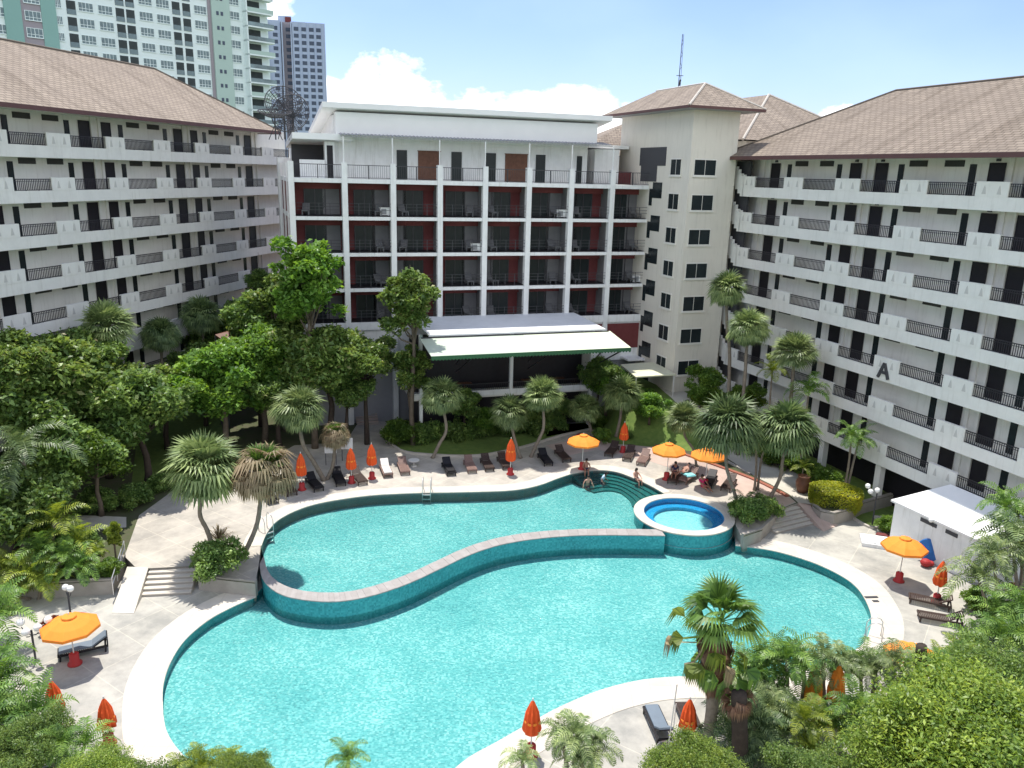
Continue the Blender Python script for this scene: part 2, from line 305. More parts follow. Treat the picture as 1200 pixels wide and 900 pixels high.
M = dict(
    white=mat('white_paint', (.80, .80, .78), .7, noise=.12, nscale=1.2, streak=.5),
    wing=mat('wing_paint', (.77, .76, .71), .8, noise=.12, nscale=.8, streak=.35),
    wingin=mat('inner_wall_paint', (.76, .74, .68), .8, noise=.1, nscale=.8, streak=.4),
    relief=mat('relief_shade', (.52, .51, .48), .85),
    cream=mat('cream_paint', (.70, .655, .565), .85, noise=.08, nscale=.4, streak=.4),
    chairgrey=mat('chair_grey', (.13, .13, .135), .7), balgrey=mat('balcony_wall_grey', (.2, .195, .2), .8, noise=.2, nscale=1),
    trim=mat('pale_trim', (.74, .71, .64), .8, noise=.1),
    roofwhite=mat('roof_white', (.8, .8, .78), .6, noise=.06, nscale=.6),
    dark=mat('dark_metal', (.022, .02, .026), .45, spec=.5),
    darkdoor=mat('dark_door', (.018, .016, .02), .5, noise=.3, nscale=3),
    glass=mat('dark_glass', (.022, .03, .032), .25, spec=.25, noise=.4, nscale=.9),
    vent=mat('vent_louvre', (.05, .05, .045), .6),
    maroon=mat('maroon_panel', (.17, .042, .042), .75, noise=.2, nscale=1.5),
    fascia=mat('fascia_brown', (.13, .065, .06), .6, noise=.2, nscale=3),
    brownwood=mat('brown_wood', (.17, .075, .045), .55, noise=.35, nscale=4),
    darkgrey=mat('dark_grey', (.06, .06, .065), .7),
    grey=mat('mid_grey', (.3, .3, .31), .7, noise=.1),
    concrete=mat('planter_concrete', (.36, .33, .29), .9, noise=.25, nscale=1.5),
    awgreen=mat('awning_green', (.62, .67, .50), .8, noise=.1, nscale=.7),
    awgreen2=mat('awning_old_green', (.46, .52, .43), .8, noise=.12, nscale=.7),
    valance=mat('awning_valance', (.045, .13, .06), .8, noise=.3, nscale=8),
    awcream=mat('canopy_cream', (.66, .65, .47), .8, noise=.1, nscale=1),
    awroof=mat('awning_white_roof', (.68, .69, .70), .7, noise=.12, nscale=1),
    orange=mat('umbrella_yellow_orange', (.86, .265, .035), .8, noise=.06, nscale=2),
    red=mat('umbrella_red_orange', (.72, .095, .018), .8, noise=.12, nscale=4),
    redbase=mat('base_red', (.36, .028, .028), .6),
    pole=mat('pale_pole', (.6, .58, .55), .4),
    lbrown=mat('lounger_brown', (.065, .042, .034), .55, noise=.3, nscale=8),
    lblack=mat('lounger_black', (.016, .015, .018), .55, noise=.3, nscale=8),
    lrose=mat('lounger_faded', (.23, .145, .12), .6, noise=.25, nscale=8),
    lwhite=mat('lounger_white', (.62, .6, .56), .6, noise=.15, nscale=8),
    cushion=mat('cushion_blue_grey', (.16, .20, .24), .8, noise=.12, nscale=3),
    skin=mat('skin', (.30, .15, .10), .55), skin2=mat('skin_pale', (.45, .25, .18), .55),
    hair=mat('hair', (.015, .011, .01), .6), navy=mat('navy_cloth', (.02, .025, .07), .85),
    towel=mat('aqua_towel', (.25, .6, .62), .9), pink=mat('pink_cloth', (.55, .03, .13), .85), ltblue=mat('light_blue_cloth', (.45, .62, .75), .85),
    bark=mat('bark', (.17, .135, .10), .95, noise=.4, nscale=5, bump=.8, bscale=14),
    palmbark=mat('palm_bark', (.25, .21, .165), .95, noise=.35, nscale=6, bump=.8, bscale=18),
    darkbark=mat('dark_bark', (.06, .045, .035), .95, noise=.4, nscale=5),
    soil=mat('soil', (.085, .075, .05), 1, noise=.4, nscale=1.5, col2=(.06, .085, .03)),
    farground=mat('far_ground', (.26, .25, .19), 1, nscale=.08, col2=(.14, .19, .08)),
    lawn=mat('lawn', (.15, .21, .05), .95, nscale=2.5, col2=(.085, .145, .032), bump=.6, bscale=30),
    lgreen=leaf_mat('leaf_green', (0.068, 0.145, 0.025), (0.188, 0.341, 0.052), .3),
    lbright=leaf_mat('leaf_bright', (.07, .14, .02), (.17, .27, .045), .35),
    ldark=leaf_mat('leaf_dark', (0.064, 0.125, 0.032), (0.195, 0.300, 0.068), .25, alt=(.16, .17, .07)),
    lolive=leaf_mat('leaf_olive', (0.068, 0.127, 0.028), (0.214, 0.306, 0.072), .3, alt=(.22, .19, .08)),
    lnear=leaf_mat('leaf_near', (0.081, 0.152, 0.025), (0.265, 0.358, 0.057), .3, alt=(.2, .24, .07)),
    lnear2=leaf_mat('leaf_near_dark', (0.073, 0.139, 0.032), (0.211, 0.308, 0.065), .3, alt=(.17, .21, .08)),
    lyellow=leaf_mat('leaf_yellow', (.26, .33, .03), (.52, .52, .05), .35),
    palm=leaf_mat('palm_silver_green', (.085, .135, .045), (.27, .335, .13), .25),
    palmg=leaf_mat('palm_green', (0.056, 0.126, 0.028), (0.182, 0.308, 0.056), .3),
    palmd=leaf_mat('palm_deep_green', (.045, .085, .03), (.19, .26, .10), .25),
    palmy=leaf_mat('palm_yellow_green', (.10, .16, .02), (.28, .34, .05), .35),
    dry=leaf_mat('palm_dry', (.20, .15, .085), (.42, .34, .20), .3),
    drybrown=leaf_mat('palm_dead', (.09, .05, .03), (.22, .13, .07), .2),
    redleaf=leaf_mat('red_leaf', (.12, .02, .015), (.3, .07, .03), .3),
    lampglobe=mat('white_globe', (.8, .8, .78), .3),
    kerb=mat('kerb', (.5, .46, .4), .85, noise=.2),
    redborder=mat('red_border', (.33, .12, .08), .85, noise=.2, nscale=2),
    blue=mat('blue_board', (.02, .12, .35), .4),
    chrome=mat('steel', (.6, .6, .6), .3, metal=.7),
)
M['roof_l'] = roof_mat('tile_roof_tan', (.31, .258, .205), (.25, .207, .163), (.185, .152, .125))
M['roof_r'] = roof_mat('tile_roof_brown', (.30, .25, .20), (.235, .195, .157), (.175, .145, .12))
M['deck'] = paving_mat('deck_stone', (.47, .43, .37), (.31, .29, .255), 1.9)
M['lowdeck'] = paving_mat('low_deck_stone', (.44, .42, .37), (.28, .275, .25), 2.4)
M['coping'] = paving_mat('coping_cream', (.60, .55, .47), (.50, .46, .40), .9, (.8, .8, .8), 0, .012)
M['crest'] = mat('crest_coping', (.33, .305, .285), .7, noise=.2, nscale=2)
M['crest2'] = mat('crest_coping_grey', (.36, .335, .315), .75, noise=.25, nscale=2)
M['path'] = mat('path_stone', (.52, .49, .42), .85, noise=.2, nscale=.8)

M['terr'] = paving_mat('terrace_pinkish', (.52, .40, .34), (.42, .32, .275), 1.0, (.9, .9, .88), 0, .012)
M['floor'] = tile_mat('pool_floor_mosaic', [(.07, .26, .27), (.14, .41, .42), (.22, .52, .52), (.48, .72, .70)], .09)
M['ptile'] = tile_mat('pool_wall_mosaic', [(.02, .16, .19), (.03, .26, .29), (.06, .38, .40)], .1)
M['dtile'] = tile_mat('pool_step_mosaic', [(.01, .09, .10), (.02, .13, .13), (.04, .2, .19)], .1)
M['jtile'] = tile_mat('spa_blue_mosaic', [(.01, .22, .5), (.02, .32, .62), (.05, .42, .7)], .1)
M['jfloor'] = tile_mat('spa_floor_mosaic', [(.2, .55, .55), (.3, .66, .64), (.4, .75, .7)], .12)
M['water'] = water_mat('pool_water', (.80, .975, .955), .07, 6.5)
M['spa'] = water_mat('spa_water', (.85, .98, .99), .06, 5)

# ------------------------------------------------------------------ light and sky
SUN_AZ, SUN_EL = -20, 71
w = bpy.data.worlds.new('World'); scene.world = w; w.use_nodes = True; nt = w.node_tree; N = nt.nodes.new; L = nt.links.new
sky = N('ShaderNodeTexSky'); sky.sky_type = 'NISHITA'; sky.sun_disc = False; sky.sun_elevation = R_(SUN_EL); sky.sun_rotation = R_(SUN_AZ); sky.air_density = 1.0; sky.dust_density = .6; sky.ozone_density = 1.2
bg = nt.nodes['Background']; bg.inputs['Strength'].default_value = .15
tc = N('ShaderNodeTexCoord')
sep = N('ShaderNodeSeparateXYZ'); L(tc.outputs['Generated'], sep.inputs[0])
def mth(op, a, b=None, c=None):
    n = N('ShaderNodeMath'); n.operation = op
    for i, x in enumerate((a, b, c)):
        if x is None: continue
        if isinstance(x, (int, float)): n.inputs[i].default_value = x
        else: L(x, n.inputs[i])
    return n.outputs[0]
azi = mth('ARCTAN2', sep.outputs['X'], sep.outputs['Y']); elv = mth('ARCSINE', sep.outputs['Z'])
nz = N('ShaderNodeTexNoise'); nz.inputs['Scale'].default_value = 14; nz.inputs['Detail'].default_value = 9; nz.inputs['Roughness'].default_value = .62
mp = N('ShaderNodeMapping'); mp.inputs['Scale'].default_value = (1, 1, 1.8); L(tc.outputs['Generated'], mp.inputs['Vector']); L(mp.outputs[0], nz.inputs['Vector'])
nzo = mth('SUBTRACT', nz.outputs['Fac'], .5)
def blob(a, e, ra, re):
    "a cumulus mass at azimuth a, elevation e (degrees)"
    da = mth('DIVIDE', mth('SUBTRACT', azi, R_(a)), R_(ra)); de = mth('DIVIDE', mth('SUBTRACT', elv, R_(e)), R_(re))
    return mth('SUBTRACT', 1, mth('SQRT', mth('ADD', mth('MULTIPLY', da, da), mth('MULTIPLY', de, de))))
blobs = [(-7.6, 4.0, 3.3, 3.9), (-12.8, 3.6, 3.2, 2.6), (-10.6, 4.6, 1.9, 3.0), (-3, 2.6, 4.6, 3.1), (3.2, 3.0, 7.5, 2.9), (9.5, 3.4, 6, 2.1), (21.5, 3.4, 3.2, 1.6), (-17.2, 10.6, 2.9, 2.2), (-24, 3, 5, 3), (35, 3, 9, 3), (-60, 5, 20, 6), (60, 5, 14, 5), (100, 7, 25, 9), (150, 8, 30, 9), (-110, 8, 30, 9), (-165, 6, 25, 7), (120, 38, 30, 20), (170, 45, 34, 22), (-140, 36, 34, 20), (-90, 42, 28, 16), (85, 40, 20, 14), (-175, 24, 40, 12), (130, 20, 26, 9)]  # high masses behind and overhead are unseen, added to lift the fill light
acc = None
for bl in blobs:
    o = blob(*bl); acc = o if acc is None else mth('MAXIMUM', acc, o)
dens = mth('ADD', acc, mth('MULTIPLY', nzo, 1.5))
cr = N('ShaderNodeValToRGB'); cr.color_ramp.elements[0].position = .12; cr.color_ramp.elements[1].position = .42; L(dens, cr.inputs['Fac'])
# thin high veil
nv = N('ShaderNodeTexNoise'); nv.inputs['Scale'].default_value = 3; nv.inputs['Detail'].default_value = 5; L(mp.outputs[0], nv.inputs['Vector'])
vr = N('ShaderNodeMapRange'); vr.inputs['From Min'].default_value = .42; vr.inputs['From Max'].default_value = .8; vr.inputs['To Max'].default_value = .16; L(nv.outputs['Fac'], vr.inputs['Value'])
n3 = N('ShaderNodeTexNoise'); n3.inputs['Scale'].default_value = 22; n3.inputs['Detail'].default_value = 6; L(mp.outputs[0], n3.inputs['Vector'])
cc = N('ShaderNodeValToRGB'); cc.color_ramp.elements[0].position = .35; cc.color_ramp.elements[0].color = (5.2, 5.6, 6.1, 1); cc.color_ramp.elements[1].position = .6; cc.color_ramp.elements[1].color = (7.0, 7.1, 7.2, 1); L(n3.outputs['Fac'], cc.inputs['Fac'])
m1 = N('ShaderNodeMix'); m1.data_type = 'RGBA'; L(vr.outputs[0], m1.inputs[0]); tn = N('ShaderNodeMix'); tn.data_type = 'RGBA'; tn.blend_type = 'MULTIPLY'; tn.inputs[0].default_value = 1; L(sky.outputs[0], tn.inputs[6]); tn.inputs[7].default_value = (.47, .49, .63, 1); L(tn.outputs[2], m1.inputs[6]); m1.inputs[7].default_value = (4, 4.8, 5.6, 1)
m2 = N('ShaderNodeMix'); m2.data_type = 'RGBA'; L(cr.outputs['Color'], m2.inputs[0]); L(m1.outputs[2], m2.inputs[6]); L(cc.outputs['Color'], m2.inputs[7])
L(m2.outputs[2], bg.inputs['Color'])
sd = bpy.data.lights.new('sun', 'SUN'); sd.energy = 3.0; sd.angle = R_(.53); sd.color = (1, .955, .88); so = bpy.data.objects.new('sun', sd); COL.objects.link(so)
sv = Vector((math.sin(R_(SUN_AZ)) * math.cos(R_(SUN_EL)), math.cos(R_(SUN_AZ)) * math.cos(R_(SUN_EL)), math.sin(R_(SUN_EL))))
so.rotation_euler = sv.to_track_quat('Z', 'Y').to_euler()
scene.view_settings.view_transform = 'Standard'; scene.view_settings.look = 'None'; scene.view_settings.gamma = 1; scene.view_settings.exposure = 1.05
scene.cycles.max_bounces = 8; scene.cycles.transparent_max_bounces = 12; scene.cycles.caustics_reflective = False; scene.cycles.caustics_refractive = False
# ================================================================== ground, decks, pools
LZ = -.75
crest_in = [(309, 652), (313, 668), (322, 680), (338, 689), (360, 694), (385, 695.5), (410, 694), (440, 687), (475, 675), (510, 659), (545, 643), (580, 632), (620, 625), (665, 621.5), (710, 620.5), (752, 621)]
crest_out = [(303, 664), (306, 681), (318, 694), (334, 702), (358, 706.5), (386, 708.5), (414, 706), (448, 698), (484, 685), (520, 668), (554, 652), (588, 641), (625, 634.5), (668, 630.5), (712, 629.5), (758, 630)]
JC, JR, JRI = (11.0, 45.95), 3.12, 2.48
ci = spline(G2(crest_in), 4); co = spline(G2(crest_out), 4)
co = [tuple(Vector(a).lerp(Vector(b_), .78)) for a, b_ in zip(ci, co)]
up_far = [(305.5, 640), (312, 625), (325, 610), (350, 597), (380, 588.5), (430, 581), (480, 578), (550, 576.5), (600, 574.5), (630, 569), (655, 560), (675, 554), (700, 551), (722, 553), (742, 560), (760, 568), (778, 578)]
uf = spline(G2(up_far), 5)
# the spa wall closes the upper pool on its right
def arc(c, r, a0, a1, n): return [(c[0] + r * math.sin(R_(a0 + (a1 - a0) * i / n)), c[1] + r * math.cos(R_(a0 + (a1 - a0) * i / n))) for i in range(n + 1)]
e1 = math.degrees(math.atan2(uf[-1][0] - JC[0], uf[-1][1] - JC[1])); e2 = math.degrees(math.atan2(ci[-1][0] - JC[0], ci[-1][1] - JC[1]))
if e2 > e1: e2 -= 360
UP = uf + arc(JC, JR - .12, e1 - 2, e2, 10)[1:-1] + ci[::-1]
UP = ccw(UP)
# lower pool edge
low = [(190, 838), (190, 805), (199, 776), (216, 750), (243, 727), (272, 711), (300, 699)]
lo_left = spline(G2(low, LZ), 5)
low_r = [(862, 639), (905, 645), (950, 658), (985, 674), (1006, 690), (1019, 712), (1022, 730), (1017, 748), (1004, 762), (975, 776), (930, 789), (880, 796), (835, 794), (790, 794), (745, 799), (700, 811), (655, 830), (615, 852), (580, 872), (548, 890), (505, 925), (455, 950), (400, 958), (330, 950), (265, 925), (218, 890), (196, 862), (190, 838)]
lo_right = spline(G2(low_r, LZ), 5)
spa_arc = arc(JC, JR, 215, 105, 14)
i0 = min(range(len(co)), key=lambda i: abs(math.hypot(co[i][0] - JC[0], co[i][1] - JC[1]) - JR) if i > len(co) // 2 else 99)
LOWP = lo_left[:-1] + co[3:i0 + 1] + [p for p in spa_arc if p[0] > co[i0][0] + .3 or p[1] < co[i0][1] - .2] + lo_right[:-1]
LOWP = ccw(LOWP)

# pool shells
def pool(name, poly, ztop, zfloor, fm, wm):
    b = MB(); b.sheet([poly], zfloor, 0); b.wall(poly[::-1], zfloor, ztop, True, 1)
    o = b.build(name, [fm, wm], fix=False); tag(o, kind='structure'); return o
pool('upper_pool_basin', UP, .012, -.68, M['floor'], M['ptile'])
pool('lower_pool_basin', LOWP, LZ + .012, -1.24, M['floor'], M['ptile'])
b = MB(); b.sheet([UP], -.16); tag(b.build('upper_pool_water', M['water'], fix=False), kind='structure')
b = MB(); b.sheet([LOWP], -.84); tag(b.build('lower_pool_water', M['water'], fix=False), kind='structure')

# curved underwater steps in the corner of the upper pool
sc_ = G(728, 545, 0)
seg = [p for p in uf if p[0] > G(672, 556).x - .1]
b = MB()
for k in range(5):
    inner = []
    for p in seg:
        q = Vector(p) + (Vector((7.6, 48.2)) - Vector(p)).normalized() * (.45 + .48 * k)
        inner.append(tuple(q))
    outer = [tuple(Vector(p) + (Vector((7.6, 48.2)) - Vector(p)).normalized() * .0) for p in seg]
    b.strip(inner, outer, -.685, -.24 - .085 * k)
tag(b.build('underwater_steps', M['dtile']), 'dark tiled curved steps under water in the far right corner of the upper pool', 'pool steps')

# spa
def ring(b, c, r0, r1, z0, z1, n=64, m=0):
    A = arc(c, r0, 0, 360, n)[:-1]; B = arc(c, r1, 0, 360, n)[:-1]; return b.strip(A, B, z0, z1, True, m)
spa = empty('hot_tub', (JC[0], JC[1], 0), 0, 'round raised hot tub with blue tiled ledge between the two pools', 'hot tub')
O = (0, 0)
ring(MB(), O, JRI, JR, .06, .13).build('rim', M['coping'], spa)
ring(MB(), O, JRI + .02, JR - .06, -1.26, .059).build('tiled_wall', M['ptile'], spa)
bb = MB(); ring(bb, O, JRI - .62, JRI + .02, -.5, -.28); bb.build('seat_ledge', M['jtile'], spa)
bb = MB(); bb.wall(arc(O, JRI + .012, 0, 360, 64)[:-1], -.3, .06, True); bb.build('inner_wall', M['jtile'], spa, fix=False)
bb = MB(); bb.lathe([(.001, -.5), (JRI - .6, -.5)], 64); bb.build('spa_floor', M['jfloor'], spa)
bb = MB(); bb.sheet([arc(O, JRI + .005, 360, 0, 64)[:-1]], .01); bb.build('spa_water', M['spa'], spa, fix=False)

# terrace (level 0) solid, its front edge and the ground beyond
def p0(*pts): return G2(pts, 0)
left_front = p0((-60, 690), (60, 685), (130, 681)) + p0((147, 650), (158, 662), (175, 665), (230, 662)) + p0((232, 676), (270, 681), (299, 684))
crest_line = co[2:i0 + 1]
spa_line = [p for p in arc(JC, JR - .2, 215, 105, 14) if p[0] > co[i0][0] + .3 or p[1] < co[i0][1] - .2]
right_front = p0((872, 629), (893, 622), (905, 600), (933, 590), (950, 586), (953, 594), (962, 600), (978, 603), (1000, 597), (1012, 590), (1060, 577), (1130, 566), (1300, 590))
TF = left_front + uf[2:] + arc(JC, JR - .1, e1 + 3, 105, 12) + right_front
TER = ccw([(-160, TF[0][1])] + TF + [(160, TF[-1][1]), (160, 190), (-160, 190)])
UPX = UP
b = MB(); b.sheet([TER], 0.0); b.wall(TF[::-1], -1.0, 0, False, 1)
tag(b.build('terrace_ground', [M['soil'], M['concrete']], fix=False), kind='structure')

# wide ground sheet to the horizon with a hole where the lower pool is sunk
BIG = [(-4000, -300), (4000, -300), (4000, 7000), (-4000, 7000)]
OUT = ccw(offset(LOWP, .25))
b = MB(); b.sheet([BIG, OUT[::-1]], LZ - .05); tag(b.build('ground', M['farground'], fix=False), kind='structure')

# lower deck paving
LD = ccw([(-30, 16.5), (30, 16.5), (33, 40), (29.5, 50), (27.0, 53.2), (24, 48.6), (19.5, 49.5), (13.9, 51), (8, 51)] + [(-8, 46), (-12.5, 44), (-15.8, 41), (-23, 41), (-24, 36), (-30, 30)])
b = MB()
b.sheet([[(x, y) for x, y in LD], ccw(offset(LOWP, .02))[::-1]], LZ)
tag(b.build('lower_deck', M['lowdeck'], fix=False), kind='structure')
# pale coping band round the lower pool (starts left of the crest wall, ends at the spa)
lp_edge = lo_left[::-1]  # towards the viewer
full = (lo_right + lo_left[1:])
n_ = len(full)
A_ = full; B_ = []
for i, p in enumerate(full):
    a = Vector(full[max(i - 1, 0)]); c = Vector(full[min(i + 1, n_ - 1)]); t = (c - a).normalized()
    wdt = 1.45 if p[1] < 45 else .9
    wdt = min(wdt, .35 + .45 * min(i, n_ - 1 - i))
    B_.append((p[0] - t.y * wdt, p[1] + t.x * wdt))
A2 = [tuple(Vector(p) - (Vector(q) - Vector(p)).normalized() * .04) for p, q in zip(A_, B_)]
b = MB(); b.strip(A2, B_, LZ - .03, LZ + .02)
tag(b.build('lower_pool_coping', M['coping']), kind='structure')
# coping of the upper pool
A_ = uf; B_ = []
for i, p in enumerate(uf):
    a = Vector(uf[max(i - 1, 0)]); c = Vector(uf[min(i + 1, len(uf) - 1)]); t = (c - a).normalized()
    wdt = 1.0 if i < len(uf) - 6 else .55
    B_.append((p[0] - t.y * wdt, p[1] + t.x * wdt))
A2 = [tuple(Vector(p) - (Vector(q) - Vector(p)).normalized() * .04) for p, q in zip(A_, B_)]
b = MB(); b.strip(A2, B_, -.03, .028)
tag(b.build('upper_pool_coping', M['coping']), kind='structure')
# crest wall between the pools
cr_w = empty('pool_divider_wall', (ci[30][0], ci[30][1], -1), 0, 'long S-curved tiled wall with pale stone top dividing upper and lower pool', 'wall')
nn = min(len(ci), len(co))
def loc_(L): return [(p[0] - ci[30][0], p[1] - ci[30][1]) for p in L]
def _ext(L_): d = (Vector(L_[-1]) - Vector(L_[-2])).normalized(); return L_[:nn] + [tuple(Vector(L_[-1]) + d * .5), tuple(Vector(L_[-1]) + d * 1.15)]
ci_, co_w = _ext(ci), _ext(co); nn += 2
inn = [tuple(Vector(a) + (Vector(a) - Vector(b_)).normalized() * .02) for a, b_ in zip(ci_, co_w)]
ott = [tuple(Vector(b_) + (Vector(b_) - Vector(a)).normalized() * .03) for a, b_ in zip(ci_, co_w)]
cb2 = MB(); oL, iL = loc_(ott), loc_(inn)
for i in range(len(oL) - 1):
    for h_ in (0,):
        f0, f1 = .008, .992
        A1, A2q = Vector(oL[i]).lerp(Vector(oL[i + 1]), f0), Vector(oL[i]).lerp(Vector(oL[i + 1]), f1); B1, B2q = Vector(iL[i]).lerp(Vector(iL[i + 1]), f0), Vector(iL[i]).lerp(Vector(iL[i + 1]), f1)
        cb2.strip([A1, A2q], [B1, B2q], 1.0, 1.045 + .004 * ((i * 7 + h_ * 3) % 3), m=(i * 5 + h_ * 3) % 2)
cb2.build('coping', [M['crest'], M['crest2']], cr_w)
o3 = [tuple(Vector(b_) + (Vector(b_) - Vector(a)).normalized() * .012) for a, b_ in zip(ci_, co_w)]
i3 = [tuple(Vector(b_) - (Vector(b_) - Vector(a)).normalized() * .1) for a, b_ in zip(ci_, co_w)]
MB().strip(loc_(o3), loc_(i3), -.3, .999).build('tiled_face', M['ptile'], cr_w)

# terrace paving round the upper pool
pv = p0((146, 652), (163, 604), (196, 580), (216, 563), (262, 548), (318, 532), (330, 530), (345, 522), (405, 518), (418, 498), (421, 488), (445, 488), (458, 500), (453, 511), (470, 528), (505, 533), (560, 534), (612, 524), (655, 511), (690, 503), (716, 505), (742, 513), (790, 528), (845, 547), (890, 564), (925, 582), (933, 589), (905, 600), (888, 622), (868, 627))
edge = list(pv)
inner = [p for p in arc(JC, JR + .05, 112, e1, 10)]
uo = offset(uf, -.0, False)
PAV = edge + inner + uf[::-1][2:] + p0((303, 664), (299, 682), (270, 680), (233, 675), (230, 663), (175, 666), (158, 664))
b = MB(); b.sheet([ccw(PAV)], .004)
tag(b.build('terrace_paving', M['deck'], fix=False), kind='structure')
# pinkish paving on the far right part of the terrace
pk = p0((700, 510), (742, 514), (790, 529), (845, 548), (890, 565), (924, 583), (932, 588), (905, 599), (880, 585), (820, 560), (760, 540), (700, 527), (660, 535), (640, 522))
b = MB(); b.sheet([ccw(pk)], .012); tag(b.build('pink_paving', M['terr'], fix=False), kind='structure')
# left path under the trees and path to the right wing
b = MB(); b.sheet([ccw(p0((-20, 615), (50, 622), (100, 622), (148, 618), (148, 606), (100, 604), (50, 606), (-20, 600)))], .008)
tag(b.build('left_path', M['path'], fix=False), kind='structure')
pt = p0((764, 446), (773, 443), (808, 462), (806, 468), (790, 472), (826, 488), (850, 500), (882, 520), (935, 555), (960, 570), (975, 584), (985, 597), (950, 594), (932, 589), (925, 580), (880, 556), (845, 537), (815, 521), (780, 500), (752, 482), (758, 474))
RIGHT_PATH = 1
# lawns
def lawn(nm, pts, z=0.0, dz=.006):
    b = MB(); b.sheet([ccw(G2(pts, z))], z + dz); return tag(b.build(nm, M['lawn'], fix=False), kind='structure')
lawn('left_lawn', [(150, 600), (176, 585), (205, 560), (240, 545), (265, 530), (255, 470), (225, 455), (190, 470), (160, 520)])
lawn('middle_lawn', [(640, 512), (690, 502), (742, 512), (790, 527), (813, 523), (780, 500), (640, 495)])
lawn('right_lawn', [(870, 505), (900, 500), (962, 530), (1044, 572), (1012, 588), (1000, 594), (978, 586), (955, 566), (900, 530)])
lawn('low_lawn', [(994, 600), (1006, 596), (1064, 584), (1062, 600), (1050, 607), (1026, 617), (1012, 614)], LZ, .008)
lawn('bed_front', [(455, 513), (470, 527), (505, 532), (560, 533), (612, 523), (655, 510), (690, 502), (690, 485), (600, 488), (480, 488)])
# kerbs and borders
def kerb(nm, pts, z0=0.0, wd=.18, hh=.13, m='kerb', label=None, cat='kerb'):
    L_ = spline(G2(pts, z0), 4) if len(pts) > 2 else G2(pts, z0)
    b = MB(); b.strip(L_, offset(L_, wd, False), z0 - .02, z0 + hh); return tag(b.build(nm, M[m]), kind='structure')
kerb('bed_kerb', [(453, 512), (470, 528.5), (505, 533.5), (560, 534.5), (612, 524.5), (655, 511.5), (690, 503.5)], hh=.16)
kerb('red_border', [(742, 513), (790, 528), (845, 547), (890, 564), (925, 582)], m='redborder', wd=.3, hh=.1)
kerb('path_kerb', [(815, 521), (845, 537), (880, 556)], hh=.12)
kerb('wing_kerb', [(905, 500), (962, 533), (1003, 552), (1046, 573)], hh=.2, wd=.25)
kerb('lawn_kerb', [(997, 605), (1012, 614.5), (1027, 618.5), (1053, 607)], LZ)

# stairs
def stairs(name, A, B, side, n, m, label, cat='steps'):
    "A top edge end, B bottom edge end, side = vector along the nosing"
    A = Vector(A); B = Vector(B); S_ = Vector(side); z0, z1 = A.z, B.z
    b = MB()
    for i in range(n):
        t0, t1 = i / n, (i + 1) / n
        P0 = A.xy.lerp(B.xy, t0); P1 = A.xy.lerp(B.xy, t1) ; z = z0 + (z1 - z0) * (i + 1) / (n + 1)
        q = [P0, P1, P1 + S_.xy, P0 + S_.xy]
        b.prism([(p.x, p.y) for p in q], min(z0, z1) - .04, z)
        nb = (P1 - P0).normalized() * .012; b.bar((P1.x + nb.x, P1.y + nb.y, z - .075), (P1.x + nb.x + S_.x, P1.y + nb.y + S_.y, z - .075), .02, .1, 1)  # darker riser strips paint in the shade of the step faces
    o = b.build(name, [m, M['concrete']]); tag(o, label, cat); return o
A = G(175.5, 665, 0); A2_ = G(231, 662.5, 0); B = G(166, 699.5, LZ)
stairs('garden_steps', A, B, A2_ - A, 5, M['coping'], 'wide pale stone steps left of the pools beside the sloping ramp')
A = G(934, 590.5, 0); A2_ = G(912, 595.5, 0); B = G(953, 615, LZ); sd_ = (A2_ - A).normalized() * 3.3
stairs('garden_steps', A, B, sd_, 5, M['coping'], 'pale stone steps right of the hot tub, half in palm shade')
def ramp(name, quad_top, quad_bot, m, label):
    T = [G(x, y, 0) for x, y in quad_top]; Bq = [G(x, y, LZ) for x, y in quad_bot]
    vs = [T[0], T[1], Bq[1], Bq[0]]; vs = [Vector((v.x, v.y, v.z + .02)) for v in vs]
    lo_ = [Vector((v.x, v.y, -.95)) for v in vs]
    b = MB(); b.add(vs + lo_, [(0, 1, 2, 3), (7, 6, 5, 4), (0, 4, 5, 1), (1, 5, 6, 2), (2, 6, 7, 3), (3, 7, 4, 0)])
    return tag(b.build(name, m), label, 'ramp')
ramp('access_ramp', [(149, 664.5), (174, 665)], [(131, 718.5), (157, 719)], M['coping'], 'smooth pale ramp between the planter wall and the left steps')
ramp('access_ramp', [(935, 589.5), (952, 585)], [(965, 623), (982, 616)], M['terr'], 'pinkish sloping ramp between the right steps and the yellow hedge planter')
# planter walls with a coping lip
def planter_wall(pts, z0, z1, label, wd=.22):
    L_ = G2(pts, z1); b = MB(); b.strip(L_, offset(L_, -wd, False), z0 - .05, z1 + .1)
    return tag(b.build('retaining_wall', M['concrete']), label, 'wall')
planter_wall([(60, 684), (131, 680.5), (146.5, 652)], LZ, 0, 'grey planter wall below the yellow-green palms left of the ramp')
planter_wall([(233, 675.5), (270, 680), (299, 683)], LZ, 0, 'grey retaining wall under the round dark bush left of the pools')
planter_wall([(872, 628), (893, 621), (909, 606)], LZ, 0, 'low shaded wall between hot tub and right steps')
planter_wall([(952, 592), (961, 599), (978, 602.5), (1000, 596.5), (1012, 589.5), (1056, 577.5)], LZ, 0, 'curved planter wall under the yellow-green clipped hedge')
# ramp handrail
b = MB(); P = [G(147, 652, 0), G(133, 697, -.45)]
for dz in (.55, .9): b.tube([P[0] + Vector((0, 0, dz)), P[1] + Vector((0, 0, dz))], .025)
for t in (0, .33, .66, 1):
    q = P[0].lerp(P[1], t); b.tube([q, q + Vector((0, 0, .9))], .025)
tag(b.build('handrail', M['chrome']), 'thin metal handrail along the left ramp', 'handrail')
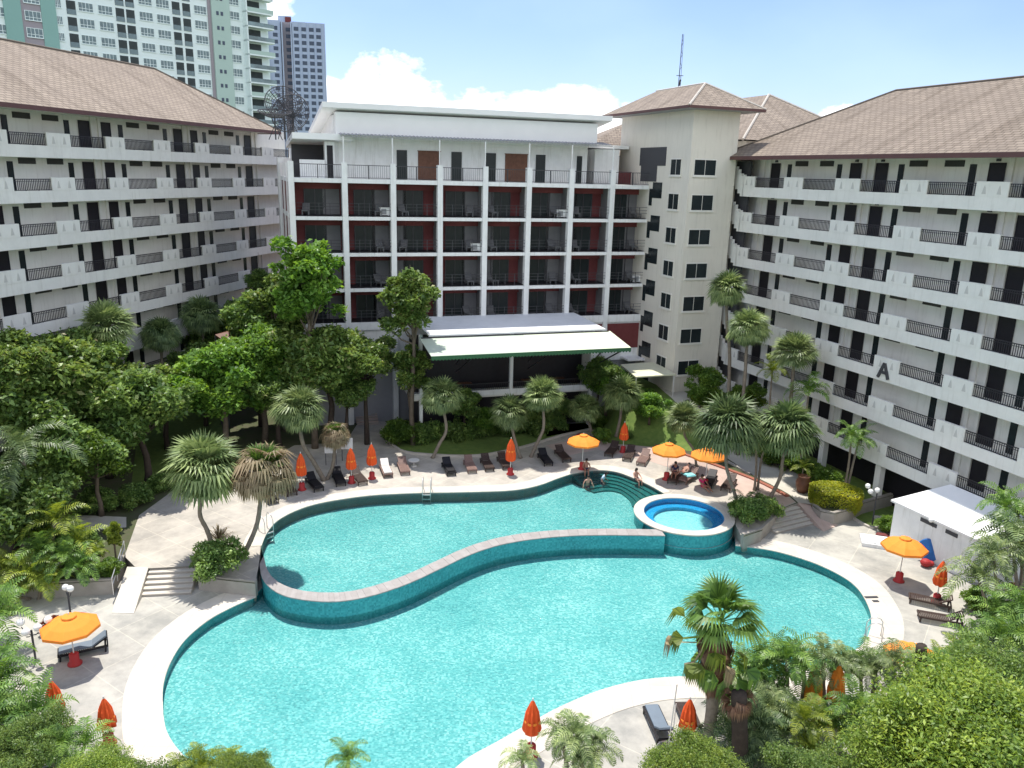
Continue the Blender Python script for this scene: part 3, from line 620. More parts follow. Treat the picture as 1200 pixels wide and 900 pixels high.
# low garden stairs between the trees, left of the restaurant
A = G(428, 476, 1.1); B_ = G(423, 497, 0)
stairs('brick_stairs', G(440, 474, 1.3), G(444, 497, 0), G(415, 475, 1.3) - G(440, 474, 1.3), 6, M['terr'], 'short sunlit flight of reddish stairs among the trees by the restaurant')

# rising garden in front of the beige tower: a draped grid of turf and a draped path
def drape_grid(name, a0, a1, D0_, D1_, na, nd, m, dz):
    vs = []; fs = []
    for j in range(nd + 1):
        for i in range(na + 1):
            a = R_(a0 + (a1 - a0) * i / na); D = D0_ + (D1_ - D0_) * j / nd; x, y = D * math.sin(a), D * math.cos(a); h = ground_h(x, y); vs.append((x, y, h + (dz if h > .02 else -.02)))
    for j in range(nd):
        for i in range(na): k = j * (na + 1) + i; fs.append((k, k + 1, k + na + 2, k + na + 1))
    b = MB(); b.add(vs, fs); return tag(b.build(name, m, fix=False, smooth=True), kind='structure')
drape_grid('rising_lawn', 6, 20, 55.5, 74, 44, 40, M['lawn'], .01)
def drape_band(name, left, right, n, m, dz):
    def samp(L_, t):
        f = t * (len(L_) - 1); i = min(int(f), len(L_) - 2); f -= i; return (L_[i][0] + (L_[i + 1][0] - L_[i][0]) * f, L_[i][1] + (L_[i + 1][1] - L_[i][1]) * f)
    vs = []; fs = []; K = 5
    for j in range(n + 1):
        A_, B_ = GT(*samp(left, j / n)), GT(*samp(right, j / n))
        for i in range(K + 1):
            p = A_.lerp(B_, i / K); vs.append((p.x, p.y, ground_h(p.x, p.y) + dz))
    for j in range(n):
        for i in range(K): k = j * (K + 1) + i; fs.append((k, k + 1, k + K + 2, k + K + 1))
    b = MB(); b.add(vs, fs); return tag(b.build(name, m, fix=False), kind='structure')
drape_band('right_path', [(764, 447), (790, 470), (812, 496), (845, 533), (880, 556), (925, 580), (935, 590)], [(774, 443), (808, 463), (840, 492), (872, 515), (915, 545), (958, 570), (984, 596)], 40, M['path'], .03)
# ================================================================== buildings
def frame(azd, d, s0, z=0):
    "facade frame: local x = to the right of the direction azd, local y = along azd; origin on the facade at s0"
    a = R_(azd); dr = Vector((math.sin(a), math.cos(a))); n = Vector((dr.y, -dr.x)); p = n * d + dr * s0
    return (p.x, p.y, z), -a
def dist_key(root_loc, rz, pos):
    p = Matrix.Rotation(rz, 2) @ Vector(pos[:2]); return (p + Vector(root_loc[:2])).length

def rail_mesh(length, h=.74, name='railing'):
    b = MB(); b.box(-.03, .03, 0, length, h - .05, h); b.box(-.025, .025, 0, length, .02, .06)
    b.box(-.02, .02, 0, length, h - .17, h - .145)
    n = int(length / .135)
    for i in range(n + 1):
        y = i * length / n; b.box(-.014, .014, y - .018, y + .018, .05, h - .03)
    for y in (length * .33, length * .66): b.box(-.03, .03, y - .03, y + .03, -.1, .06)
    return b.mesh(name, M['dark'])

def wing(name, azd, d, sgn, s_rng, curb, nlev, rails, centers, dd, dn, dv, label, cat, roof_m, hw, hip_far, lamps, s0, eoh=2.1):
    loc, rz = frame(azd, d, s0); root = empty(name, loc, rz, label, cat)
    X = lambda w_: sgn * w_
    Y = lambda s: s - s0
    a, e = Y(s_rng[0]), Y(s_rng[1]); WD = 1.4
    depth = hw * 2 - 1.0
    # walls
    b = MB()
    b.box(X(WD), X(WD + .2), a, e, 2.2, curb + 2.5)
    b.box(X(WD + .2), X(depth), e - .25, e, 0, curb + 2.5); b.box(X(depth - .2), X(depth), a, e - .25, 0, curb + 2.5)
    for c in centers:   # pilasters between neighbouring rooms
        for pz in (-.35, .35):
            y = Y(c + dd + 1.05 + (0 if dd > 4 else .2)) + pz * 1.0
            if a + .2 < y < e - .2: b.box(X(WD - .12), X(WD + .01), y - .12, y + .12, 2.2, curb + 2.5)
    b.build('wall', M['wingin'], root)
    b = MB(); b.box(X(WD + .3), X(WD + .5), a, e - .3, -.9, 2.2)
    b.build('ground_floor_wall', M['darkdoor'], root)
    for k in range(20):
        y = Y(centers[0]) - 16 + k * 5.3
        if a + .3 < y < e - .3:
            MB().box(X(.25), X(.7), y - .22, y + .22, -.9, curb - .75 - 2.8 * (nlev - 1) - .01).build('column', M['wing'], root)
    rm = {}
    door_me = MB().box(-.03, .03, -.47, .47, 0, 2.02).box(-.045, -.03, -.53, -.47, 0, 2.08).box(-.045, -.03, .47, .53, 0, 2.08).box(-.045, -.03, -.53, .53, 2.02, 2.08).mesh('door', M['darkdoor'])
    lamp_me = MB().box(-.06, .06, -.12, .12, 0, .14).mesh('lamp', M['darkgrey'])
    win_me = MB().box(-.03, .03, -.22, .22, 0, 2.0).mesh('narrow_window', M['glass'])
    vb = MB().box(-.03, .02, -.67, .67, 0, .37)
    for i in range(5): vb.box(-.05, -.03, -.67, .67, .03 + i * .075, .06 + i * .075)
    vent_me = vb.mesh('vent', M['vent'])
    pend = []
    for lv in range(nlev):
        zc = curb - 2.8 * lv; zf = zc - .22
        b = MB(); b.box(X(.02), X(WD + .1), a, e, zc - .74, zf); b.build('walkway', M['wing'], root)
        b = MB(); b.box(X(0), X(.17), a, e, zc - .75, zc)
        edges = [(a, None)]
        rr = sorted(rails); prev = s_rng[0]
        for (r0, r1) in rr + [(s_rng[1], None)]:
            if r0 - prev > .1:
                p0_, p1_ = Y(prev), Y(r0); b.box(X(-.02), X(.19), p0_, p1_, zc, zc + .82)
                if p1_ - p0_ > 1.2:
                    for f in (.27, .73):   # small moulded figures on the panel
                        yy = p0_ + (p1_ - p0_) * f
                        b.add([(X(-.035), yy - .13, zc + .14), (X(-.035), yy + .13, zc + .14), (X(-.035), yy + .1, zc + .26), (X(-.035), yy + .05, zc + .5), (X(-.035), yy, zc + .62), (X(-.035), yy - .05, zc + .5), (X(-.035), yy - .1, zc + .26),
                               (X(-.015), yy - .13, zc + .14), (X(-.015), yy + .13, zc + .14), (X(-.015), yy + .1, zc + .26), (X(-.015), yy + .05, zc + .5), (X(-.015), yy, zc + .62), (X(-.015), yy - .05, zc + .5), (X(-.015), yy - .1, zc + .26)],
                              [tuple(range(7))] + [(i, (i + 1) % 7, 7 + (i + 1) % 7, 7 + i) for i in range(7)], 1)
            prev = r1 if r1 else prev
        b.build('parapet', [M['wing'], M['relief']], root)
        for (r0, r1) in rr:
            ln = round(r1 - r0, 2)
            if ln not in rm: rm[ln] = rail_mesh(ln)
            pend.append(('railing', rm[ln], (X(.08), Y(r0), zc)))
        for c in centers:
            for sg in (-1, 1):
                y = Y(c) + sg * dd
                if a + .6 < y < e - .6:
                    pend.append(('door', door_me, (X(WD - .02), y, zf)))
                    if lamps: pend.append(('door_lamp', lamp_me, (X(WD - .04), y, zf + 2.16)))
                y = Y(c) + sg * dn
                if a + .5 < y < e - .5: pend.append(('narrow_window', win_me, (X(WD - .015), y, zf)))
                y = Y(c) + sg * dv
                if a + .9 < y < e - .9: pend.append(('vent', vent_me, (X(WD - .02), y, zf + 1.86)))
    by = {}
    for nm, me, p in pend: by.setdefault(nm, []).append((dist_key(loc, rz, p), me, p))
    for nm, L_ in by.items():
        L_.sort(key=lambda t: t[0])
        for k, (_, me, p) in enumerate(L_[:100]):
            o = link(nm, me, root); o.location = p
            if sgn < 0 and nm != 'railing': o.rotation_euler = (0, 0, math.pi)
    # roof
    oh = 1.1; zE = curb + 2.33; zT = zE + (hw) * (.545 if sgn > 0 else .62)
    x0, x1, xm = X(-oh), X(2 * hw - oh), X(hw - oh); y0, y1 = a - 3, e + eoh
    rb = MB()
    hy = y1 - hw if hip_far else y1
    c0, c1, c2, c3 = Vector((x0, y0, zE)), Vector((x0, y1, zE)), Vector((x1, y1, zE)), Vector((x1, y0, zE)); r0, r1 = Vector((xm, y0, zT)), Vector((xm, hy, zT))
    sl = math.hypot(hw, zT - zE)
    rb.add([c0, c1, r1, r0], [(0, 1, 2, 3)], 0, [[(0, 0), (y1 - y0, 0), (hy - y0, sl), (0, sl)]])
    rb.add([c1, c2, r1], [(0, 1, 2)], 0, [[(0, 0), (2 * hw, 0), (hw, sl)]])
    rb.add([c2, c3, r0, r1], [(0, 1, 2, 3)], 0, [[(0, 0), (y1 - y0, 0), (y1 - y0, sl), (y1 - hy, sl)]])
    rb.add([c0, c3, r0], [(0, 1, 2)], 0, [[(0, 0), (2 * hw, 0), (hw, sl)]])
    rf = rb.build('roof', roof_m, root, fix=False)
    fb = MB()
    for P, Q in ((c0, c1), (c1, c2), (c2, c3)): fb.bar(P - Vector((0, 0, .14)), Q - Vector((0, 0, .14)), .08, .27)
    fb.build('fascia', M['fascia'], root)
    fb = MB(); fb.box(x0 + sgn * .05, x1 - sgn * .05, y0, y1 - .05, zE - .2, zE - .15); fb.build('soffit', M['wingin'], root)
    cb = MB()
    for P, Q in ((r0, r1), (r1, c1), (r1, c2)): cb.tube([P + Vector((0, 0, .0)), Q], .11, 6)
    cb.build('ridge_cap', roof_m, rf)
    return root, loc, rz

rails_R = [(22.85, 26.1), (28.2, 31.6), (33.62, 36.93), (39.01, 42.34), (44.61, 47.86), (49.91, 53.36)]
rw, rw_loc, rw_rz = wing('hotel_wing', -21.192, 40.78, 1, (17.0, 54.75), 19.9, 7, rails_R, [27.1, 37.8, 48.5], 4.2, 2.62, 1.32,
     'right white hotel wing with seven open walkways, dark railings and letter A', 'building', M['roof_r'], 9, True, True, 36, 2.5)
rails_L = [(35.9, 38.9), (40.98, 43.97), (45.95, 49.18), (51.05, 54.2), (56.11, 59.26), (61.11, 64.3), (66.11, 69.32), (71.3, 74.5)]
rails_L = [(30.8, 33.9)] + rails_L
lw, lw_loc, lw_rz = wing('hotel_wing', 14.132, -42.367, -1, (27.0, 76.0), 21.43, 7, rails_L, [34.6, 44.75, 54.9, 65.05], 4.05, 2.5, 1.15,
     'left white hotel wing with tan tiled roof rising over the dark garden trees', 'building', M['roof_l'], 7.6, True, False, 55, -5.0)
# letter A on the right wing
def rwl(s, z, w_=0): return (w_, s - 36, z)
lt = MB()
yA, zA = 41.35 - 36 - 3.6, 19.9 - 2.8 * 4
# ---- find the letter on the facade
def on_plane(x, y, p0_, azd):
    a = R_(azd); d = Vector((math.sin(a), math.cos(a))); n = Vector((d.y, -d.x)); v = ray(x, y)
    t = (Vector(p0_[:2]) - CPOS.xy).dot(n) / v.xy.dot(n); p = CPOS + v * t
    return (p.xy - Vector(p0_[:2])).dot(d), p.z
aR = R_(-21.192); nR = Vector((math.cos(aR), -math.sin(aR))); pR = nR * 40.78
sA, zA = on_plane(1036.5, 434.5, pR, -21.192); yA = sA - 36
def ax(u, v): return (-.05, yA - u, zA + v)   # u to the right in the picture
for (u0, v0, u1, v1) in ((-.42, -.5, -.02, .5), (.42, -.5, .02, .5), (-.24, -.12, .24, -.12)):
    lt.bar(Vector(ax(u0, v0)) + Vector((0, 0, 0)), Vector(ax(u1, v1)), .15, .17)
lt.build('letter_a', M['darkgrey'], rw)

# stairs that climb between the right wing and the beige tower
st = MB()
for lv in range(7):
    zc = 19.9 - 2.8 * lv; y = 54.75 - 36
    for i in range(7):
        ya, yb = y + i * .36, y + (i + 1) * .36; zz = zc + i * .22 + (.0 if i < 2 else .1)
        st.box(-.02 - .0 * i, .2, ya, yb, zz - .75, zz + .82)
    st.box(-.02, .2, y, y + .1, zc - .75, zc + .95)
st.box(1.6, 1.9, 54.75 - 36, 59.6 - 36, 0, 22.1)
st.build('stair_parapet', M['wing'], rw)
MB().box(.5, .7, 54.8 - 36, 58.9 - 36, 0, 21.9).build('stairwell_wall', M['darkgrey'], rw)

# ---------------------------------------------------------------- white balcony building
aW = R_(72.316); eS = Vector((math.sin(aW), math.cos(aW))); nW = Vector((eS.y, -eS.x)); pW = nW * -63.528
wb = empty('balcony_building', (*(pW + eS * 2.4), 0), math.pi / 2 - aW, 'white hotel block with a grid of dark recessed balconies and wide flat white roof', 'building')
SH = math.tan(R_(2.0))
def sk(x, y, z): return (x - y * SH, y, z)
S_ = lambda s: s - 2.4
cols = [2.4] + [6.35 + 3.73 * i for i in range(8)]
cols[-1] = 32.46
ZT = 19.58
pm = MB().box(-.21, .21, -.12, .35, 0, 20.95 - 4.5)
for i, c in enumerate(cols):
    o = MB().box(S_(c) - .21, S_(c) + .21, -.14, .35, 4.9 if i > 2 else 0, 20.95).xf(sk).build('pillar', M['white'], wb)
for k in range(5):
    z = ZT - 2.8 * k; th = .15 if k < 4 else .45
    MB().box(S_(2.4), S_(32.46), -.05, 2.2, z - th, z + (.12 if 0 < k < 4 else .17)).xf(sk).build('floor_slab', M['white'], wb)
for k in range(5):
    z = ZT - 2.8 * k
    if k: MB().box(S_(2.5), S_(32.3), 1.6, 1.9, z + 2.15, z + 2.64).xf(sk).build('maroon_band', M['maroon'], wb)
# core
b = MB(); b.box(0, S_(32.3), 1.95, 12.5, 0, ZT + .1).xf(sk); b.build('core', M['maroon'], wb)
b = MB()
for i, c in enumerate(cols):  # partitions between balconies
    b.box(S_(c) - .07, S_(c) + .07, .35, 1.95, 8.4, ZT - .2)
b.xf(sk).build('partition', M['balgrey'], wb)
doors = MB().box(-.85, .85, -.04, .04, 0, 2.1)
dm = MB().box(-.95, .95, -.03, .03, 0, 2.12).mesh('balcony_door', M['glass'])
fm = MB()
for x in (-.95, 0, .95): fm.box(x - .04, x + .04, -.06, -.03, 0, 2.15)
fm.box(-.95, .95, -.06, -.03, 2.08, 2.15); fm = fm.mesh('door_frame', M['dark'])
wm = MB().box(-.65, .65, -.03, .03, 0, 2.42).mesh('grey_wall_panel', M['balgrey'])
rl = MB(); L0 = 3.3
for z in (.45, .7, .95): rl.box(-L0 / 2, L0 / 2, -.015, .015, z - .015, z + .015)
for x in (-L0 / 4, 0, L0 / 4): rl.box(x - .02, x + .02, -.02, .02, .05, .95)
rl = rl.mesh('balcony_rail', M['darkgrey'])
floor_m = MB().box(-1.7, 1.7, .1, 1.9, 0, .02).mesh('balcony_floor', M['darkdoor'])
lcm = MB()
lcm.box(-.28, .28, -.75, .3, .3, .36).add([(-.28, .3, .33), (.28, .3, .33), (.28, .75, .85), (-.28, .75, .85), (-.28, .34, .28), (.28, .34, .28), (.28, .79, .8), (-.28, .79, .8)], [(0, 1, 2, 3), (7, 6, 5, 4), (0, 4, 5, 1), (1, 5, 6, 2), (2, 6, 7, 3), (3, 7, 4, 0)])
for x in (-.24, .24):
    for y in (-.7, .25): lcm.box(x - .03, x + .03, y - .03, y + .03, 0, .3)
chair_me = lcm.mesh('balcony_chair', M['chairgrey'])
for k in range(1, 5):
    for i in range(8):
        mid = (cols[i] + cols[i + 1]) / 2; z = ZT - 2.8 * k + .17; fl = -1 if i % 2 == 0 else 1
        if i == 0: fl = 1
        off = fl * -.35
        def put(nm, me, x, y, zz, par=wb):
            o = link(nm, me, par); q = sk(S_(x), y, zz); o.location = q; return o
        d_ = put('balcony_door', dm, mid - fl * .1, 1.9, z + .02); d_.scale = (.84, 1, 1); f_ = link('door_frame', fm, d_); f_.location = (0, 0, 0)
        put('grey_wall_panel', wm, mid + fl * 1.15, 1.9, z)
        put('balcony_rail', rl, mid, -.0, z); put('balcony_floor', floor_m, mid, 0, z)
    for i in range(8):
        mid = (cols[i] + cols[i + 1]) / 2; z = ZT - 2.8 * k + .19
        q = Matrix.Rotation(math.pi / 2 - aW, 4, 'Z') @ Vector(sk(S_(mid + .9 * (1 if i % 2 else -1)), .95, z)) + wb.location
        o = link('balcony_chair', chair_me); o.location = q; o.rotation_euler = (0, 0, math.pi / 2 - aW + rnd.uniform(-.3, .3))
        tag(o, 'pale reclining chair in a dark recessed balcony of the white block', 'chair', 'balcony chairs of the white block')
# lower zone under the balconies
b = MB(); b.box(S_(2.4), S_(32.4), .12, 1.95, 4.4, 7.95).xf(sk); b.build('lower_wall', M['white'], wb)
b = MB(); b.box(S_(25.7), S_(32.2), .04, .13, 5.5, 7.75).xf(sk); b.build('maroon_panel', M['maroon'], wb)
b = MB(); b.box(S_(2.5), S_(32.4), .3, 1.95, 0, 4.4).xf(sk); b.build('ground_storey', M['grey'], wb)
b = MB(); b.box(S_(30.5), S_(34.2), -1.4, 2.0, 4.6, 4.75).xf(sk); b.build('entrance_ledge', M['white'], wb)
# side wall facing left: open frame of beams
b = MB()
for y in (.35, 3.6, 7.2, 10.8): b.box(-.12, .12, y, y + .4, 0, ZT + 1.3)
for k in range(6): b.box(-.05, .1, .3, 11, ZT - 2.8 * k - .17, ZT - 2.8 * k + .17)
b.xf(sk).build('side_frame', M['white'], wb)
b = MB(); b.box(.1, .3, 1.2, 12.5, 0, ZT).xf(sk); b.build('side_wall', M['grey'], wb)
b = MB(); b.box(-.25, 1.6, 11.2, 12.6, 0, 21.3).xf(sk); b.build('corner_pier', M['white'], wb)
# roof terrace
zt = ZT + .17
b = MB(); b.box(S_(5.9), S_(27.4), 2.4, 12, zt, 24.5); b.box(S_(3.2), S_(6.0), 5.2, 12, zt, 22.6); b.xf(sk).build('penthouse_wall', M['white'], wb)
b = MB(); b.box(S_(6.0), S_(27.8), 1.5, 2.45, 23.05, 24.7).xf(sk); b.build('penthouse_fascia', M['roofwhite'], wb)
# sloping main roof, thick white edge, higher at the front
def slab(b, x0, x1, y0, y1, zf, zb, th):
    v = [(x0, y0, zf), (x1, y0, zf), (x1, y1, zb), (x0, y1, zb)]
    b.add([(x, y, z - th) for x, y, z in v] + v, [(3, 2, 1, 0), (4, 5, 6, 7), (0, 1, 5, 4), (1, 2, 6, 5), (2, 3, 7, 6), (3, 0, 4, 7)])
b = MB(); slab(b, S_(5.0), S_(28.9), 1.0, 12.8, 25.35, 23.6, .4); b.xf(sk).build('main_roof', M['roofwhite'], wb)
b = MB(); slab(b, S_(2.7), S_(7.2), 1.0, 8.2, 23.05, 22.5, .45); b.xf(sk).build('low_roof', M['roofwhite'], wb)
b = MB(); b.box(S_(3.2), S_(5.1), 1.5, 1.62, zt, 21.1); b.xf(sk).build('low_white_wall', M['white'], wb)
b = MB(); b.box(S_(5.15), S_(5.9), 1.7, 2.5, zt, 22.5); b.xf(sk).build('terrace_pillar', M['white'], wb)
b = MB(); b.box(S_(5.3), S_(5.75), 1.66, 1.71, zt, 22.2); b.xf(sk).build('dark_door', M['darkdoor'], wb)
b = MB(); b.box(S_(2.9), S_(5.9), 5.0, 5.2, zt, 22.5); b.xf(sk).build('dark_room', M['darkgrey'], wb)
# corrugated canopy
b = MB(); n = 150; x0, x1 = S_(6.2), S_(28.7)
top = []
for i in range(n + 1):
    x = x0 + (x1 - x0) * i / n; z = .035 * (1 if i % 2 else -1); top.append((x, .25, 22.98 + z)); top.append((x, 2.4, 23.25 + z))
b.add(top, [(2 * i, 2 * i + 2, 2 * i + 3, 2 * i + 1) for i in range(n)]); b.box(x0, x1, .3, .35, 22.85, 22.92)
b.xf(sk).build('corrugated_canopy', M['grey'], wb, fix=False)
for i in range(1, 8):
    MB().tube([sk(S_(cols[i]) + .0, .1, 20.9), sk(S_(cols[i]), .1, 22.85)], .05, 6).build('canopy_post', M['white'], wb)
for i in range(8):   # terrace railing
    b = MB(); xa, xb = S_(cols[i]) + .2, S_(cols[i + 1]) - .2
    b.box(xa, xb, .0, .04, zt + 1.0, zt + 1.05); b.box(xa, xb, .0, .04, zt + .08, zt + .11)
    for q in range(int((xb - xa) / .16)): b.box(xa + q * .16, xa + q * .16 + .016, .01, .03, zt + .1, zt + 1.0)
    b.box((xa + xb) / 2 - .03, (xa + xb) / 2 + .03, -.01, .05, zt, zt + 1.05)
    b.xf(sk).build('terrace_railing', M['darkgrey'], wb)
def terr_open(px0, px1, nm, mt, zt2, y=2.36):
    p = pW - nW * y; s0_, _ = on_plane(px0, 190, p, 72.316); s1_, _ = on_plane(px1, 190, p, 72.316)
    sh = y * SH; b = MB(); b.box(S_(s0_), S_(s1_), y - .03, y + .06, zt + .02, zt2)
    if nm == 'wooden_door': b.box(S_(s0_) - .05, S_(s1_) + .05, y - .02, y + .05, zt2, zt2 + .07); b.box(S_((s0_ + s1_) / 2) - .02, S_((s0_ + s1_) / 2) + .02, y - .045, y - .03, zt + .02, zt2)
    o = b.build(nm, M[mt], wb)
for a_, c_ in ((465, 477), (529, 541), (569, 581), (628, 639), (676, 682)): terr_open(a_, c_, 'dark_terrace_window', 'glass', 22.05)
for a_, c_ in ((490, 516), (592, 618)): terr_open(a_, c_, 'wooden_door', 'brownwood', 22.0)
# small stair house on the right end of the terrace
b = MB(); b.box(S_(28.2), S_(30.5), 2.6, 6, zt, 22.7); b.box(S_(29.8), S_(30.9), 4.4, 8, zt, 22.9); b.xf(sk).build('stair_house', M['white'], wb)
b = MB(); slab(b, S_(28.0), S_(31.9), 3.6, 8.6, 23.1, 23.1, .3); b.xf(sk).build('stair_house_roof', M['roofwhite'], wb)
b = MB(); b.box(S_(30.6), S_(32.3), 3.2, 3.3, zt, 20.85); b.xf(sk).build('red_terrace_panel', M['maroon'], wb)
# air conditioner boxes on balconies
for (i, k) in ((1, 1), (3, 2), (5, 1), (7, 3)):
    q = Matrix.Rotation(math.pi / 2 - aW, 4, 'Z') @ Vector(sk(S_(cols[i + 1] - .6), .55, ZT - 2.8 * k + .19)) + wb.location
    b = MB(); b.box(-.38, .38, -.15, .15, .05, .62); b.box(-.42, .42, -.18, .18, .6, .64)
    for a_ in (-.3, .3): b.box(a_ - .04, a_ + .04, -.15, .15, 0, .05)
    b.box(-.28, .12, -.17, -.15, .12, .54, 1)
    o = b.build('air_conditioner', [M['white'], M['grey']]); o.location = q; o.rotation_euler = (0, 0, math.pi / 2 - aW)
    tag(o, 'white air conditioner unit on the %s balcony row from the top, %s column' % (['', 'first', 'second', 'third'][k], {1: 'second', 3: 'fourth', 5: 'sixth', 7: 'eighth'}[i]), 'air conditioner', 'air conditioners on the balconies')

# restaurant terrace and awnings in front of the white block
res = empty('restaurant_pavilion', wb.location, math.pi / 2 - aW, 'open dark poolside restaurant with white column under the long green awning', 'restaurant')
b = MB(); b.box(S_(10.6), S_(25.9), -4.3, .1, 2.95, 3.2).xf(sk).build('upper_floor', M['wingin'], res)
b = MB(); b.box(S_(10.8), S_(25.8), -3.9, 0, 0, .12).xf(sk).build('lower_floor', M['darkgrey'], res)
b = MB(); b.box(S_(10.7), S_(25.5), -3.0, -2.9, .1, 2.94); b.box(S_(10.7), S_(25.5), -2.6, -2.5, 3.2, 7.9); b.xf(sk).build('interior_shade_sheet', M['darkdoor'], res)  # matt dark sheets stand in for the shade inside the open restaurant
b = MB(); b.box(S_(25.6), S_(25.85), -4.0, 0, 0, 7.9).xf(sk).build('side_wall', M['wingin'], res)
for s_ in (11.2, 18.6, 25.6): MB().box(S_(s_) - .13, S_(s_) + .13, -4.5, -4.24, 0, 8.3).xf(sk).build('column', M['white'], res)
b = MB(); b.box(S_(10.6), S_(25.9), -4.42, -4.3, 3.1, 3.55).xf(sk).build('balustrade_base', M['white'], res)
b = MB(); b.box(S_(10.8), S_(25.5), -4.38, -4.33, 4.05, 4.12)
for q in range(90): b.box(S_(10.8) + q * .163, S_(10.8) + q * .163 + .02, -4.37, -4.34, 3.55, 4.05)
b.xf(sk).build('balustrade_rail', M['dark'], res)
for s_ in (12.5, 15.0, 20.5, 23.0):
    b = MB(); b.box(S_(s_) - .6, S_(s_) + .6, -3.8, -3.1, 3.92, 3.97); b.box(S_(s_) - .05, S_(s_) + .05, -3.5, -3.4, 3.2, 3.92); b.xf(sk).build('dining_table', M['brownwood'], res)
aw = empty('long_awning', wb.location, math.pi / 2 - aW, 'long pale green fabric awning with dark scalloped edge below a white flat canopy', 'awning')
b = MB(); slab(b, S_(11.4), S_(25.8), -6.3, .1, 8.62, 8.86, .12); b.xf(sk).build('white_roof', M['awroof'], aw)
b = MB(); slab(b, S_(10.7), S_(18.8), -9.95, -6.25, 7.85, 8.42, .04); b.xf(sk).build('old_green_fabric', M['awgreen2'], aw)
b = MB(); slab(b, S_(18.8), S_(26.2), -9.95, -6.25, 7.86, 8.43, .04); b.xf(sk).build('green_fabric', M['awgreen'], aw)
b = MB(); b.box(S_(10.8), S_(26.0), -6.42, -6.28, 8.36, 8.46); b.xf(sk).build('gap_shade_strip', M['dark'], aw)  # dark strip painted in as the shaded gap between roof and fabric
b = MB(); nsc = 62; x0, x1 = S_(10.7), S_(26.2)
for i in range(nsc):
    a_, c_ = x0 + (x1 - x0) * i / nsc, x0 + (x1 - x0) * (i + 1) / nsc
    b.add([(a_, -9.97, 7.85), (c_, -9.97, 7.85), (c_, -9.97, 7.6), ((a_ + c_) / 2, -9.97, 7.5), (a_, -9.97, 7.6)], [(0, 1, 2, 3, 4)])
for i in range(14):
    a_, c_ = -9.95 + .264 * i, -9.95 + .264 * (i + 1); za = 7.85 + .57 * i / 14
    b.add([(x1, a_, za), (x1, c_, za), (x1, c_, za - .3), (x1, (a_ + c_) / 2, za - .4), (x1, a_, za - .3)], [(0, 1, 2, 3, 4)])
b.xf(sk).build('scalloped_valance', M['valance'], aw, fix=False)
for xx in (25.9, 20.0, 14):
    b = MB(); b.bar(sk(S_(xx), -9.8, 7.8), sk(S_(xx) - .0, -4.5, 5.2), .09); b.bar(sk(S_(xx), -7.6, 8.1), sk(S_(xx), -4.5, 5.8), .07); b.build('awning_strut', M['dark'], aw)
# small cream canopy over the side path
pb = GT(788, 468); Dp = math.hypot(pb.x, pb.y); zt2_ = at(790, 439.5, Dp).z
cc_ = [G(x, y, zt2_) for x, y in ((727, 427), (767, 424), (792, 438.5), (745, 441.5))]
o_ = pb.copy(); root = empty('walkway_canopy', o_, 0, 'small flat cream canopy on thin posts beside the side path', 'canopy')
b = MB(); v = [c - o_ for c in cc_]; b.add([p - Vector((0, 0, .1)) for p in v] + v, [(3, 2, 1, 0), (4, 5, 6, 7), (0, 1, 5, 4), (1, 2, 6, 5), (2, 3, 7, 6), (3, 0, 4, 7)]); b.build('canopy_top', M['awcream'], root)
cm_ = sum(v, Vector()) / 4
for q in v:
    q2 = cm_ + (q - cm_) * .95; gz = ground_h(q2.x + o_.x, q2.y + o_.y) - o_.z; MB().tube([(q2.x, q2.y, gz), (q2.x, q2.y, q.z - .05)], .05, 8).build('post', M['pole'], root)

# ---------------------------------------------------------------- beige tower
tc_ = at(808, 200, 66); az2 = 68.8
tw = empty('stair_tower', (tc_.x, tc_.y, 0), math.pi / 2 - R_(az2), 'tall plain beige tower with brown hip roof between white block and right wing', 'tower')
# local x along the right face, local y back along the left face
RWd, LWd, HT = 4.3, 11.6, 25.9
pTr = tc_.xy; 
def tl(x, y):
    s_, z_ = on_plane(x, y, (tc_.x, tc_.y), -21.2); return s_, z_
def tr(x, y): return on_plane(x, y, (tc_.x, tc_.y), 68.8)
b = MB(); b.box(0, RWd, 0, LWd, 0, HT); b.build('tower_wall', M['cream'], tw)
b = MB(); b.box(RWd, RWd + 3.6, 1.2, 9, 0, 22.0); b.build('link_wall', M['cream'], tw)
for k, yy in enumerate((196, 237, 276.7, 315, 351.7, 387.8, 419.5)):
    zc_ = 21.3 - 2.72 * k
    x0, x1 = .42, 2.4
    w_ = MB().box(x0, x1, -.012, .05, zc_ - .58, zc_ + .58).build('window', M['glass'], tw)
    f = MB(); f.box(x0 - .05, x1 + .05, -.04, -.0, zc_ + .58, zc_ + .68); f.box(x0 - .12, x1 + .12, -.12, 0, zc_ - .74, zc_ - .58)
    f.box(x0 - .05, x0, -.04, 0, zc_ - .58, zc_ + .58); f.box(x1, x1 + .05, -.04, 0, zc_ - .58, zc_ + .58); f.box((x0 + x1) / 2 - .02, (x0 + x1) / 2 + .02, -.02, -.012, zc_ - .58, zc_ + .58)
    f.build('window_frame', M['trim'], w_)
    y0_, y1_ = 1.25, 2.75
    w_ = MB().box(-.012, .05, y0_, y1_, zc_ - .6, zc_ + .6).build('window', M['glass'], tw)
    f = MB(); f.box(-.07, 0, y0_ - .09, y1_ + .09, zc_ + .6, zc_ + .7); f.box(-.12, 0, y0_ - .12, y1_ + .12, zc_ - .76, zc_ - .6); f.box(-.04, 0, y0_ - .05, y0_, zc_ - .6, zc_ + .6); f.box(-.04, 0, y1_, y1_ + .05, zc_ - .6, zc_ + .6)
    f.box(-.02, -.012, (y0_ + y1_) / 2 - .02, (y0_ + y1_) / 2 + .02, zc_ - .6, zc_ + .6); f.build('window_frame', M['trim'], w_)
